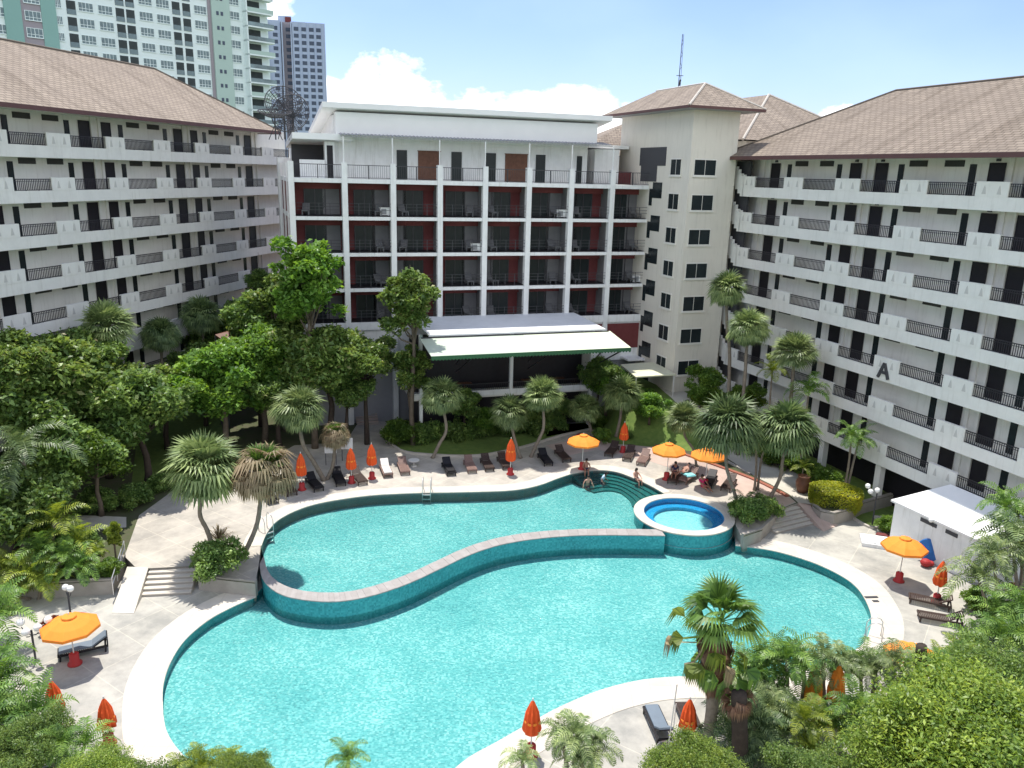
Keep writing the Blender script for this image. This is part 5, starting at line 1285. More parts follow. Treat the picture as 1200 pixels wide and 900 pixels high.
fp = fan_palm
fp('large silvery fan palm growing out of the round dark bush by the left steps', (252, 650), (240, 550), 2.15, 'silver', [(243, 622), (234, 600)], skirt=True)
fp('dry straw-coloured fan palm leaning over the left edge of the upper pool', (284, 654), (308, 552), 2.1, 'dry', [(300, 618), (305, 590)])
fp('rounded fan palm behind the leftmost closed umbrella', (380, 563), (350, 482), 1.85, 'silver', [(368, 542), (355, 520)], r0=.16, skirt=True)
fp('small half-dry fan palm leaning over the white notice board', (383, 562), (393, 510), 1.2, 'dry', [(390, 545)])
fp('fan palm with a pale crooked trunk near the dark garden bed', (507, 537), (518, 466), 1.65, 'silver', [(515, 520), (523, 503)], skirt=True)
fp('fan palm right behind the closed umbrella at the middle of the far pool edge', (610, 537), (597, 484), 1.5, 'silver', [(604, 518)])
fp('fan palm leaning right, second of the pair sharing one foot at the far pool edge', (622, 536), (636, 464), 1.55, 'silver', [(630, 518), (637, 500)], skirt=True)
fp('short fan palm in the bed behind the second open umbrella', (694, 512), (685, 480), 1.45, 'silver')
fp('wide fan palm behind the red closed umbrella at the lawn edge', (722, 512), (729, 463), 1.75, 'silver')
fp('yellowish drooping palm with thin bent trunk between the two right umbrellas', (816, 547), (802, 492), 1.45, 'silver', [(813, 528), (803, 512)], r0=.09)
fp('big deep green fan palm left of the pair near the hot tub', (866, 596), (853, 502), 2.25, 'deep', [(859, 572), (851, 545)], r0=.12)
fp('big deep green fan palm right of the pair near the hot tub', (902, 584), (922, 506), 2.2, 'deep', [(914, 560), (917, 540)], r0=.12)
fp('very tall thin fan palm in front of the beige tower', (854, 500), (852, 340), 1.6, 'silver', [(855, 420), (852, 385)], r0=.14, skirt=True, far=62)
fp('tall fan palm second from the beige tower', (868, 500), (877, 386), 1.7, 'silver', [(873, 440), (874, 420)], skirt=True, far=60)
fp('tall fan palm in front of the third walkway bay of the right wing', (925, 500), (931, 414), 1.65, 'silver', [(928, 455)], far=58)
fp('pale fan palm against the left wing, leftmost of three', (112, 470), (125, 384), 1.9, 'silver', z=0, far=62, skirt=True)
fp('shaded fan palm in the middle of three against the left wing', (190, 470), (188, 393), 1.6, 'deep', far=68, skirt=True)
fp('shaded fan palm against the left wing near the orange canopy', (240, 465), (236, 371), 1.8, 'deep', far=70, skirt=True)

def bp(x, y, z=0.0): return G(x, y, z)
def tp(base, x, y, dz=0): return at(x, y, math.hypot(base[0], base[1]) + dz)
def fe(label, b_, t_, s=1, kind='green', z=0.0, stems=None, group='feather palms in the garden', r0=.09):
    B = foot(*b_, z); return feather_palm(label, B, tp(B, *t_), s, kind, group, r0, stems=stems)
fe('feather palm with orange fruit stalk before the right wing', (903, 485), (905, 436), .95, 'yellow')
fe('loose feather palm standing between two silver palms by the right wing', (946, 492), (948, 460), 1.0, 'green')
fe('short twin-trunked palm on the lawn below the right wing', (992, 553), (998, 511), .85, 'green', stems=[(0, 0, 0), (.6, .2, -.4)])
fe('yellowish palm clump beside the big palms near the hot tub', (884, 575), (886, 520), .8, 'yellow', stems=[(0, 0, 0), (.7, .3, .2)], group=None)
fe('huge dark feather palm with long hanging fronds at the left edge', (30, 640), (27, 527), 1.0, 'big', r0=.2)
fe('lime-green feather palm above the planter at the left edge', (62, 665), (64, 612), 1.1, 'yellow', stems=[(0, 0, 0), (-.9, .6, -1.0), (.9, .2, -1.3)])
fe('green palm clump in the middle of the left planter', (45, 684), (75, 655), .95, 'green', stems=[(0, 0, 0), (-1.3, .4, .2), (.8, -.2, -.4)])
fe('yellow-green palm clump at the planter front above the yellow umbrella', (40, 700), (35, 676), .95, 'yellow', z=LZ, stems=[(0, 0, 0), (-1.2, .3, .2), (.9, -.3, -.3), (-.3, -.6, -.8)])
fe('small bright feather palm at the planter corner by the ramp', (112, 668), (112, 648), .5, 'yellow')
fe('drooping palm clump at the left edge below the big umbrella', (-5, 850), (0, 798), 1.05, 'green', z=LZ, stems=[(0, 0, 0), (-.9, .8, .3), (.3, -.8, -.5), (-1.6, -.4, .4)])
fe('palm clump in the bottom left corner', (0, 900), (10, 848), 1.0, 'green', z=LZ, stems=[(0, 0, 0), (.9, .2, .2), (-.8, -.4, .4), (1.3, -.9, -.6)])
fe('dark palm with arching fronds at the left edge over the red flowers', (-20, 760), (-10, 706), 1.0, 'green', z=LZ, stems=[(0, 0, 0), (.6, -.7, -.4)])
fe('loose silvery palm clump at the bottom edge beside the pool', (672, 925), (676, 862), .72, 'silver', z=LZ, stems=[(0, 0, 0), (.7, .1, -.5), (-.5, .3, -.3), (.2, -.5, -.7)])
fe('small palm at the bottom edge left of the silvery clump', (612, 950), (612, 893), .6, 'silver', z=LZ)
fe('palm top poking up at the bottom edge over the pool', (405, 990), (408, 893), .6, 'green', z=LZ)
for k, (b_, t_, s_, kd, lb) in enumerate([((885, 865), (885, 812), .75, 'silver', 'bluish palm clump right of the tall shaggy palm'), ((925, 850), (922, 772), .85, 'green', 'feather palm cluster in front of the hidden orange umbrellas, left part'), ((968, 845), (965, 772), .8, 'silver', 'feather palm cluster in front of the hidden orange umbrellas, middle'), ((1010, 835), (1008, 778), .75, 'green', 'feather palm cluster in front of the hidden orange umbrellas, right part'), ((905, 890), (900, 832), .75, 'silver', 'low palm clump below the left hidden orange umbrella'), ((1085, 840), (1098, 785), .85, 'green', 'palm beside the hidden orange umbrella at the right pool corner'), ((1172, 810), (1172, 748), .95, 'green', 'palm clump at the right edge below the loungers'), ((1205, 790), (1200, 712), 1.0, 'green', 'palm clump cut by the right edge of the picture')]):
    fe(lb, b_, t_, s_, kd, LZ, stems=[(0, 0, 0), (.9, .4, -.5), (-.8, .3, -.7)])
fe('large arching palm in front of the white shed roof', (1172, 740), (1165, 652), 1.15, 'silver', z=LZ, stems=[(0, 0, 0), (1.6, .3, .2), (-.9, -.6, -1.0), (2.4, .5, .8)])
fe('green palm rising over the right end of the shed roof', (1195, 700), (1178, 595), .95, 'green', z=LZ, stems=[(0, 0, 0), (.9, .2, -.5)])
fe('spiky palm over the shed at the right edge', (1205, 730), (1195, 635), 1.2, 'deep', z=LZ)

for k, (b_, t_, s_, kd, lb) in enumerate([((893, 835), (890, 775), .8, 'green', 'feathery palm tops reaching into the pool view, right of the shaggy palm'), ((945, 905), (942, 845), .75, 'yellow', 'yellowish palm clump below the hidden closed umbrellas'), ((1000, 895), (1000, 835), .8, 'green', 'mid green palm clump between umbrellas and bushy corner'), ((1046, 855), (1048, 776), .8, 'silver', 'grey-green palm beside the bare trunk stub'), ((870, 900), (885, 850), .8, 'deep', 'dark low palm leaning beside the dead reddish trunk'), ((1122, 815), (1124, 770), .75, 'yellow', 'yellowish palm under the right deck loungers')]):
    fe(lb, b_, t_, s_, kd, LZ, stems=[(0, 0, 0), (.8, .4, -.4), (-.7, .3, -.6), (.1, -.7, -.8)])
for k, (b_, t_, s_, kd, lb) in enumerate([((75, 930), (72, 872), .7, 'green', 'small feathery palm among the bottom left bushes'), ((235, 960), (238, 898), .65, 'yellow', 'yellowish palm tuft over the bottom edge of the pool'), ((1085, 930), (1090, 858), .75, 'yellow', 'yellow-green palm emerging from the bushy bottom right corner'), ((1170, 900), (1172, 830), .8, 'green', 'feathery palm rising out of the right edge bushes')]):
    fe(lb, b_, t_, s_, kd, LZ, stems=[(0, 0, 0), (.6, .3, -.3), (-.6, .2, -.4)])
# shaggy old palm standing before the lower pool
B = G(828, 893, LZ); T = at(836, 742, math.hypot(B.x, B.y)); sh = empty('shaggy_palm', B, 0, 'tall shaggy palm with a skirt of dead brown fronds in front of the lower pool', 'palm')
curved_trunk([Vector((0, 0, 0)), (T - B) * .5 + Vector((.1, 0, 0)), T - B + Vector((.1, 0, .2))], .24, .2, 12).build('trunk', M['palmbark'], sh, True)
def part_at(me, nm, loc, s, rot=(0, 0, 0), par=sh):
    o = link(nm, me, par); o.location = loc; o.scale = (s, s, s); o.rotation_euler = rot; return o
g6 = fan_crown('green_fronds', 22, 1.0, 'palmg', 31, 18, .5, (5, 92), .42, 66)
part_at(g6, 'green_fronds', T - B + Vector((.25, 0, .5)), 1.75)
g7 = fan_crown('dead_skirt', 36, 1.0, 'drybrown', 32, 11, 2.6, (135, 174), .3, 40)
part_at(g7, 'dead_skirt', T - B + Vector((.1, 0, .1)), 1.5); part_at(g7, 'dead_skirt', T - B + Vector((.15, 0, -.7)), 1.35, (0, 0, 1.5)); part_at(g7, 'dead_skirt', T - B + Vector((.22, 0, -1.4)), 1.2, (0, 0, 3.5))
g8 = fan_crown('yellowing_fronds', 7, 1.0, 'palmy', 33, 14, 1.1, (75, 120), .55, 50)
part_at(g8, 'yellowing_fronds', T - B + Vector((-.1, 0, -.1)), 1.9, (0, -.15, 2.4))
g8b = fan_crown('tan_fronds', 5, 1.0, 'dry', 38, 14, 1.4, (95, 128), .55, 45)
part_at(g8b, 'tan_fronds', T - B + Vector((-.2, 0, -.4)), 1.8, (0, -.1, 2.9))
g9 = fan_crown('hanging_green_fronds', 12, 1.0, 'palmg', 34, 16, 1.7, (98, 148), .5, 55)
part_at(g9, 'hanging_green_fronds', T - B + Vector((.4, -.1, -.8)), 1.75, (0, .1, -.6))
# brown dead trunk with climber next to it
B2 = G(868, 925, LZ); T2 = at(866, 812, math.hypot(B2.x, B2.y)); st2 = empty('old_trunk', B2, 0, 'dark reddish dead palm trunk right of the shaggy palm', 'tree trunk')
curved_trunk([Vector((0, 0, 0)), (T2 - B2) * .5, T2 - B2], .3, .27, 12).build('trunk', M['darkbark'], st2, True)
part_at(fan_crown('dead_stubs', 14, 1, 'drybrown', 35, 9, .9, (50, 140), .3, 40), 'dead_stubs', T2 - B2 - Vector((0, 0, .3)), .8, par=st2)
B3 = G(1054, 856, LZ); T3 = at(1080, 757, math.hypot(B3.x, B3.y)); B3 = G(1077, 850, LZ); st3 = empty('old_trunk', B3, 0, 'bare dark trunk stub in front of the orange umbrella at the right pool corner', 'tree trunk')
curved_trunk([Vector((0, 0, 0)), (T3 - B3) * .5, T3 - B3], .22, .2, 12).build('trunk', M['darkbark'], st3, True)

# ---- broadleaf trees
def bt(label, key, base_px, crown_px, Rw, z=0.0, name='garden_tree', group='broadleaf trees of the garden', rz=None, dz=0, cat='tree'):
    B = foot(*base_px, z); c = tp(B, *crown_px, dz); return tree(key, B, c, label, cat, group, Rw=Rw * (1.22 if z == 0 and key not in ('slender', 'slender2', 'lime') else 1.08), rz=rnd.uniform(0, 6) if rz is None else rz, name=name)
bt('tall open tree covering the lower left corner of the white block', 'slender2', (352, 500), (362, 345), 2.6)
bt('second tall tree joined behind the open one, left corner of the white block', 'slender', (335, 505), (328, 375), 2.2)
bt('slender tree standing alone left of the long green awning', 'slender', (487, 515), (483, 368), 2.1, dz=-1)
bt('lower part of foliage wrapping the slender tree by the awning', 'slender', (478, 515), (480, 440), 1.5)
bt('bright green tree in the middle of the left garden', 'bright', (262, 535), (262, 455), 3.3)
bt('bright green tree right of the middle of the left garden', 'bright', (300, 520), (305, 425), 3.0)
bt('glossy tree behind the small stairs', 'olive', (395, 500), (385, 420), 3.0)
bt('glossy tree reaching toward the slender tree', 'olive', (425, 490), (428, 425), 2.2)
bt('dark tree over the brick stairs', 'dark', (400, 505), (405, 462), 1.8)
bt('dark tree behind the rounded fan palm', 'dark', (330, 525), (325, 465), 2.4)
bt('dark tree against the foot of the left wing', 'dark', (300, 500), (300, 385), 2.8)
bt('brownish tree at the left edge below the left wing', 'olive', (60, 560), (58, 447), 3.6)
bt('dense olive tree left of the garden clearing', 'olive', (130, 560), (120, 470), 3.4)
bt('dark tree whose three trunks stand beside the lawn clearing', 'dark', (168, 575), (165, 490), 3.0)
bt('dark tree filling the left edge of the garden', 'dark', (15, 590), (10, 480), 3.4)
bt('shadowy tree behind the big feather palm', 'dark', (85, 610), (70, 545), 2.8)
bt('shadowy low tree at the left edge behind the planter', 'dark', (15, 650), (12, 600), 2.6)
bt('round bright green tree in front of the dark left trees', 'lime', (118, 605), (112, 543), 1.9)
bt('broad dark tree filling the gap behind the lawn clearing', 'dark', (235, 500), (236, 432), 2.0)
bt('leafy tree with pale blossoms by the left wing corner', 'olive', (170, 530), (190, 455), 2.2)
bt('small bright tree next to the beige tower foot', 'lime', (826, 478), (826, 452), 1.6)
bt('leafy bright tree between the two tall palms and the right wing', 'lime', (880, 500), (875, 470), 1.5)
bt('round dark green tree on the lawn beside the path', 'bright', (762, 498), (762, 478), 1.35)
bt('dark shrub tree in the corner under the awning end', 'dark', (705, 468), (702, 440), 1.5)
bt('olive tree between the left wing and the open tree', 'olive', (270, 480), (262, 400), 2.4)
bt('bushy dark tree at the left edge just under the left wing', 'olive', (5, 540), (2, 430), 2.6)
bt('bushy dark tree under the leftmost wing palm', 'dark', (95, 540), (95, 430), 2.4)
for (x, y, cx_, cy_, R0, kd, D_, lb) in ((305, 470, 305, 335, 1.5, 'dark', 76, 'tall dark tree in the gap between left wing and white block'), (296, 470, 296, 368, 1.9, 'dark', 74, 'dark tree filling the gap below, between left wing and white block'), (312, 470, 313, 385, 1.9, 'olive', 73, 'lower dark tree right beside the white block corner')):
    B = at(x, y, D_); B.z = 0; tree(kd, B, at(cx_, cy_, D_), lb, 'tree', 'broadleaf trees of the garden', Rw=R0 * 1.2, rz=x)
for (x, y, cx_, cy_, R0, kd, lb) in ((572, 512, 570, 492, 1.1, 'bright', 'dark bushy tree below the left end of the green awning'), (545, 508, 545, 478, 1.5, 'dark', 'dark tree between the crooked palm and the awning column'), (660, 500, 660, 482, 1.1, 'dark', 'dark bushy tree under the awning between two fan palms'), (715, 480, 712, 450, 1.6, 'bright', 'bushy tree behind the wide fan palm at the awning end'), (628, 500, 628, 486, 1.0, 'olive', 'low tree behind the palm pair in the shaded bed')):
    bt(lb, kd, (x, y), (cx_, cy_), R0)
# near trees along the bottom edge
bt('big bushy tree filling the bottom right corner', 'near', (1150, 965), (1146, 872), 3.4, LZ, dz=-1)
bt('big bushy tree at the right edge under the palms', 'near2', (1200, 900), (1205, 812), 2.6, LZ)
bt('low leafy tree at the bottom edge, right of the shaggy palm', 'near2', (975, 995), (960, 925), 1.6, LZ)
bt('light green bushy tree at the bottom edge below the shaggy palm', 'near', (805, 985), (815, 905), 1.5, LZ)
bt('bushy tree overlapping the lower left pool edge at the bottom', 'near2', (180, 985), (190, 938), 1.6, LZ)
bt('light bush at the bottom edge left of the pool', 'near', (110, 985), (112, 914), 1.3, LZ)
bt('feathery tree at the bottom left between palms and closed umbrella', 'near2', (45, 930), (30, 878), 1.4, LZ)
bt('small light tree at the bottom edge in front of the pool', 'near', (280, 990), (285, 912), 1.0, LZ)
# shrubs
def shrub(label, px_, Rw, key='bush', z=0.0, flat=1, group='low shrubs', name='shrub', raise_=.45):
    B = foot(*px_, z); r = tree(key, B, (B.x, B.y, B.z + Rw * raise_), label, 'shrub', group, Rw=Rw, rz=rnd.uniform(0, 6), name=name); return r
shrub('round dark bush at the top of the left retaining wall', (255, 672), 1.45, raise_=.6)
shrub('leafy bush at the corner of the dark bed near the brick stairs', (468, 520), 1.6, 'bushl')
shrub('dark bush beside the slender tree trunk', (483, 512), 1.3)
shrub('small bright bush behind the second open umbrella', (706, 518), .9, 'bushl')
shrub('bush under the wide fan palm', (735, 514), .5)
shrub('dark planting at the foot of the twin palms near the hot tub', (878, 612), 1.25, raise_=.5)
shrub('second dark planting left of the right steps', (894, 604), 1.05, raise_=.5)
shrub('leafy plant touching the right end of the hot tub', (868, 605), .8, 'bushl')
shrub('yellow-green loose bush beside the brown pot', (945, 560), 1.1, 'bushl')
shrub('olive shrub next to the twin-trunked palm', (968, 545), 1.2, 'bushl')
shrub('low plants along the lower lawn by the shed', (1045, 603), .9, 'bushl', LZ)
shrub('bright bush below the shed palm', (1150, 716), 1.1, 'bushl', LZ)
shrub('second bright bush by the white globe lamps', (1168, 742), 1.3, 'bushl', LZ)
shrub('low hedge plants in the corner of the left planter', (128, 676), .75, 'bushl')
shrub('dark plants behind the left planter', (100, 650), 1.1)
shrub('dark low plants along the left path', (70, 655), 1.2)
shrub('low plants at the edge of the left trees', (160, 592), 1.2)
shrub('shaded low plants under the left trees', (115, 598), 1.3)
shrub('shaded low plants by the left lawn', (188, 575), 1.0)
for i, (x, y) in enumerate([(500, 505), (530, 505), (560, 505), (590, 500), (620, 497), (650, 490)]):
    shrub('clipped dark shrub number %s from the left in the shaded bed behind the loungers' % ['one', 'two', 'three', 'four', 'five', 'six'][i], (x, y + 6), 1.35, raise_=.4, group='shaded bed shrubs')
for (x, y, R0, kd, lb) in ((700, 500, .9, 'bushl', 'bright bush beside the short fan palm'), (752, 470, 1.0, 'bushl', 'bush under the cream side canopy'), (820, 478, 1.2, 'bushl', 'bright bush at the foot of the tallest palm'), (845, 482, 1.3, 'bushl', 'bush between tower and right wing'), (892, 505, 1.3, 'bush', 'dark bush at the foot of the right wing palms'), (915, 512, 1.2, 'bushl', 'bright bush below the feather palm by the right wing'), (905, 545, 1.2, 'bushl', 'yellowish bush behind the right big palm'), (928, 548, 1.1, 'bushl', 'loose bright bush between big palm and urn'), (840, 500, 1.0, 'bushl', 'small bush behind the left big palm'), (788, 500, .7, 'bushl', 'little bush on the path edge'), (985, 556, .7, 'bush', 'dark bush at the twin palm foot')):
    shrub(lb, (x, y), R0, kd)
bt('light bushy tree between the palm clump and the bottom right corner', 'near', (1060, 985), (1062, 905), 2.1, LZ)
# yellow hedge on its planter, box-shaped crown of small leaves
g = np.random.default_rng(5); n = 9000; P = g.uniform(-1, 1, (n, 3)); k = g.integers(0, 3, n)
P[np.arange(n), k] = np.sign(P[np.arange(n), k]) * g.uniform(.85, 1, n); P[:, 2] = np.abs(P[:, 2]) ; P *= np.array([1.65, 1.25, .95]); P[:, 2] -= .0
rr_ = np.sqrt((P[:, 0] / 1.65) ** 2 + (P[:, 1] / 1.25) ** 2); P[:, :2] *= np.where(rr_ > 1.08, 1.08 / rr_, 1)[:, None]; P[:, 2] -= .25 * rr_ ** 3
hb = G(978, 592, 0); hd = empty('clipped_hedge', hb, -.35, 'clipped yellow-green hedge block on the curved planter near the right steps', 'hedge')
o = link('foliage', leaves('foliage', P, .13, M['lyellow'], 3, .5), hd); o.location = (0, .4, .35)
MB().box(-1.3, 1.3, -.5, 1.3, -.0, .95).build('twig_core', M['soil'], hd)
# conifer-like column by the planter and dry shrub in front of the left palm
P, cen, lr = crown_points(5000, .55, 1.2, 30, 33, .3); cb_ = G(136, 655, 0); cc = empty('column_shrub', cb_, 0, 'upright yellowish column-shaped shrub at the planter end beside the ramp', 'shrub')
o = link('foliage', leaves('foliage', P, .13, M['palmy'], 4, .3), cc); o.location = (0, 0, 1.1); MB().tube([(0, 0, 0), (0, 0, 1.2)], .05).build('stem', M['bark'], cc)
cb_ = G(258, 645, 0); cc = empty('dry_grass_plant', cb_, 0, 'dry yellow grass plant behind the round dark bush', 'plant')
V, F = [], []; gg = random.Random(4)
for i in range(120):
    a_ = gg.uniform(0, 6.28); e_ = gg.uniform(.3, 1.4); d = Vector((math.cos(a_) * math.cos(e_), math.sin(a_) * math.cos(e_), math.sin(e_))); s = Vector((-math.sin(a_), math.cos(a_), 0)) * .02; k = len(V); L1 = gg.uniform(.7, 1.3)
    m_ = d * L1 * .6; e2_ = m_ + (d + Vector((0, 0, -.8))) * L1 * .4; V += [tuple(-s), tuple(s), tuple(m_ + s), tuple(m_ - s), tuple(e2_)]; F += [(k, k + 1, k + 2, k + 3), (k + 3, k + 2, k + 4)]
o = link('blades', np_mesh('blades', V, F, 'dry'), cc); o.scale = (1.1, 1.1, 1.1); o.location = (0, 0, .6)
# spiky dark plants at the palms' foot
cb_ = G(872, 600, 0); cc = empty('spiky_plant', cb_, 0, 'spiky dark cycad-like plant between the two big palms near the hot tub', 'plant')
o = link('fronds', feather_crown('fronds', 14, 1.4, 'palmd', 41, 1.3, 16, .3, (10, 80)), cc); o.location = (0, 0, .5); MB().tube([(0, 0, 0), (0, 0, .6)], .12).build('stem', M['bark'], cc)
# red flowering plants
for (x, y, lb) in ((108, 660, 'reddish leafy plants in the left planter'), (60, 742, 'red flowers beside the globe lamps left of the yellow umbrella'), (1185, 700, 'small red plant at the right edge')):
    B = G(x, y, LZ if y > 690 else 0); P, cen, lr = crown_points(500, .5, .35, 10, 50 + x, .3); cc = empty('red_plant', B, 0, lb, 'plant')
    o = link('foliage', leaves('foliage', P, .16, M['redleaf'], x, .4), cc); o.location = (0, 0, .5); MB().tube([(0, 0, 0), (0, 0, .5)], .04).build('stem', M['bark'], cc)
# brown urn by the pinkish ramp
B = G(940, 577, 0); MB()
b = MB(); b.lathe([(.001, 0), (.3, 0), (.48, .45), (.5, .8), (.34, 1.1), (.42, 1.2), (.36, 1.2), (.3, 1.1), (.001, 1.05)], 20)
o = b.build('urn', M['brownwood'], smooth=True); o.location = B; tag(o, 'tall brown clay urn at the top of the pinkish ramp', 'urn')
B = G(938, 573, .0); feather_palm('small olive palm planted behind the brown urn', B, B + Vector((0, 0, 1.5)), .55, 'yellow', None, .06)
# distant belt of trees hidden low behind the buildings, seen only from the side
def far_belt():
    g = np.random.default_rng(9); n = 9000; a = g.uniform(R_(-75), R_(75), n); r = g.uniform(230, 330, n)
    P = np.stack([np.sin(a) * r, np.cos(a) * r, g.uniform(0, 7, n)], 1); o = link('far_wood', leaves('far_wood', P, 5.0, M['ldark'], 9, .5)); tag(o, 'dark far-off wood low on the horizon behind the hotel', 'wood', kind='stuff')
far_belt()
# ================================================================== pool furniture
def poolz(y_low): return LZ if y_low else 0.0
def umbrella_open(label, base, R=1.2, h=2.35, rz=0.0, mt='orange', tilt=0.0):
    root = empty('open_umbrella', base, rz, label, 'umbrella', 'open umbrellas round the pools')
    b = MB(); n = 8; top = h + .0; rim = h - .55
    prof = [(0.02, h), (R * .35, h - .09), (R * .7, h - .27), (R, h - .5)]
    for i in range(n):
        a0, a1 = 2 * math.pi * i / n, 2 * math.pi * (i + 1) / n
        for j in range(3):
            (r0, z0), (r1, z1) = prof[j], prof[j + 1]; K = 3
            for q in range(K):
                f0, f1 = q / K, (q + 1) / K
                def P(r, z, f):
                    pa = Vector((math.cos(a0), math.sin(a0), 0)) * r; pb = Vector((math.cos(a1), math.sin(a1), 0)) * r
                    p = pa.lerp(pb, f); p.z = z - .06 * math.sin(math.pi * f) * r / R; return p
                b.add([P(r0, z0, f0), P(r1, z1, f0), P(r1, z1, f1), P(r0, z0, f1)], [(0, 1, 2, 3)])
        pa = Vector((math.cos(a0) * R, math.sin(a0) * R, h - .5)); pb = Vector((math.cos(a1) * R, math.sin(a1) * R, h - .5))
        b.add([pa, pb, pb - Vector((0, 0, .13)), pa - Vector((0, 0, .13))], [(0, 1, 2, 3)])
    cnp = b.build('canopy', M[mt], root, fix=False)
    v = MB()
    v.lathe([(.02, h + .1), (.3, h + .01), (.32, h - .05)], 8); v.build('vent_cap', M[mt], cnp, fix=False)
    MB().tube([(0, 0, .05), (0, 0, h + .16)], .028, 8).build('pole', M['pole'], root)
    r = MB()
    for i in range(n):
        a0 = 2 * math.pi * i / n; r.tube([(math.cos(a0) * .02, math.sin(a0) * .02, h - .04), (math.cos(a0) * R * .97, math.sin(a0) * R * .97, h - .53)], .011, 4); r.tube([(0, 0, h - .75), (math.cos(a0) * R * .5, math.sin(a0) * R * .5, h - .24)], .009, 4)
    r.build('ribs', M['brownwood'], root)
    b = MB(); b.lathe([(.001, 0), (.3, 0), (.3, .06), (.2, .14), (.2, .5), (.13, .56), (.001, .56)], 14); b.build('base', M['redbase'], root, True)
    cnp.rotation_euler = (tilt, 0, 0)
    return root
def umbrella_closed(label, base, h=2.6, mt='red', bot=1.05, rz=0):
    root = empty('closed_umbrella', base, rz, label, 'umbrella', 'closed umbrellas round the pools')
    b = MB(); n = 40; prof = [(.03, h), (.09, h - .1), (.17, h - .35), (.2, h - .45), (.21, h - .46), (.26, h - .85), (.31, h - 1.2), (.29, bot)]
    vs = []
    for j, (r, z) in enumerate(prof):
        for k in range(n):
            a_ = 2 * math.pi * k / n; w_ = 1 + (.2 if j > 1 else 0) * math.cos(8 * a_); vs.append((r * w_ * math.cos(a_), r * w_ * math.sin(a_), z + (.05 * math.cos(8 * a_) if j == len(prof) - 1 else 0)))
    b.add(vs, [(j * n + k, j * n + (k + 1) % n, (j + 1) * n + (k + 1) % n, (j + 1) * n + k) for j in range(len(prof) - 1) for k in range(n)])
    b.build('folded_canopy', M[mt], root, True)
    b = MB(); b.lathe([(.27, h - .82), (.29, h - .86), (.29, h - .9), (.27, h - .94)], 16); b.build('tie_band', M['orange'], root)
    MB().tube([(0, 0, .05), (0, 0, h + .1)], .028, 8).build('pole', M['pole'], root)
    b = MB(); b.lathe([(.001, 0), (.28, 0), (.28, .06), (.19, .14), (.19, .45), (.12, .52), (.001, .52)], 14); b.build('base', M['redbase'], root, True)
    return root
uo = umbrella_open; uc = umbrella_closed
uo('yellow-orange umbrella over the seated person at the far pool edge', G(682, 550), 1.2, 2.6, .2)
uo('yellow-orange umbrella in the middle of the right terrace, over the people on chairs', G(781, 562), 1.2, 2.65, .3)
uo('yellow-orange umbrella half hidden by the big palm near the hot tub', G(826, 570), 1.2, 2.75, .1)
uo('large yellow-orange umbrella beside the lounger on the left lower deck', G(88, 778, LZ), 1.2, 2.35, .25)
uo('yellow-orange umbrella standing free near the white shed', G(1053, 681, LZ), 1.2, 2.6, .35)
uo('orange umbrella at the right pool corner seen through the palms', G(1062, 812, LZ), 1.2, 2.3, .1)
uc('closed umbrella leftmost at the far side, by the leaning palm trunk', G(354, 574), 2.55)
uc('closed umbrella between the second and third dark loungers, left far side', G(412, 566), 2.5)
uc('closed umbrella next to the white lounger on the left far side', G(436, 561), 2.5)
uc('closed umbrella among the brown loungers at the middle of the far edge', G(598, 556), 2.65)
uc('bright red closed umbrella behind the three brown loungers by the lawn', G(730, 530), 2.4)
uc('closed umbrella above the slatted loungers on the right deck', G(1097, 706, LZ), 2.4)
uc('closed umbrella at the left edge just below the big yellow one', G(69, 862, LZ), 2.4)
uc('closed umbrella nearest the lower left curve of the pool', G(128, 872, LZ), 2.0)
uc('closed umbrella standing alone at the bottom by the silvery palm', G(622, 885, LZ), 2.4, rz=0)
uc('closed umbrella beside the shaggy palm at the bottom', G(803, 880, LZ), 2.3)
uc('closed orange umbrella glimpsed left in the palm cluster', G(948, 848, LZ), 2.7, 'orange')
uc('closed orange umbrella glimpsed right in the palm cluster', G(974, 848, LZ), 2.7, 'orange')

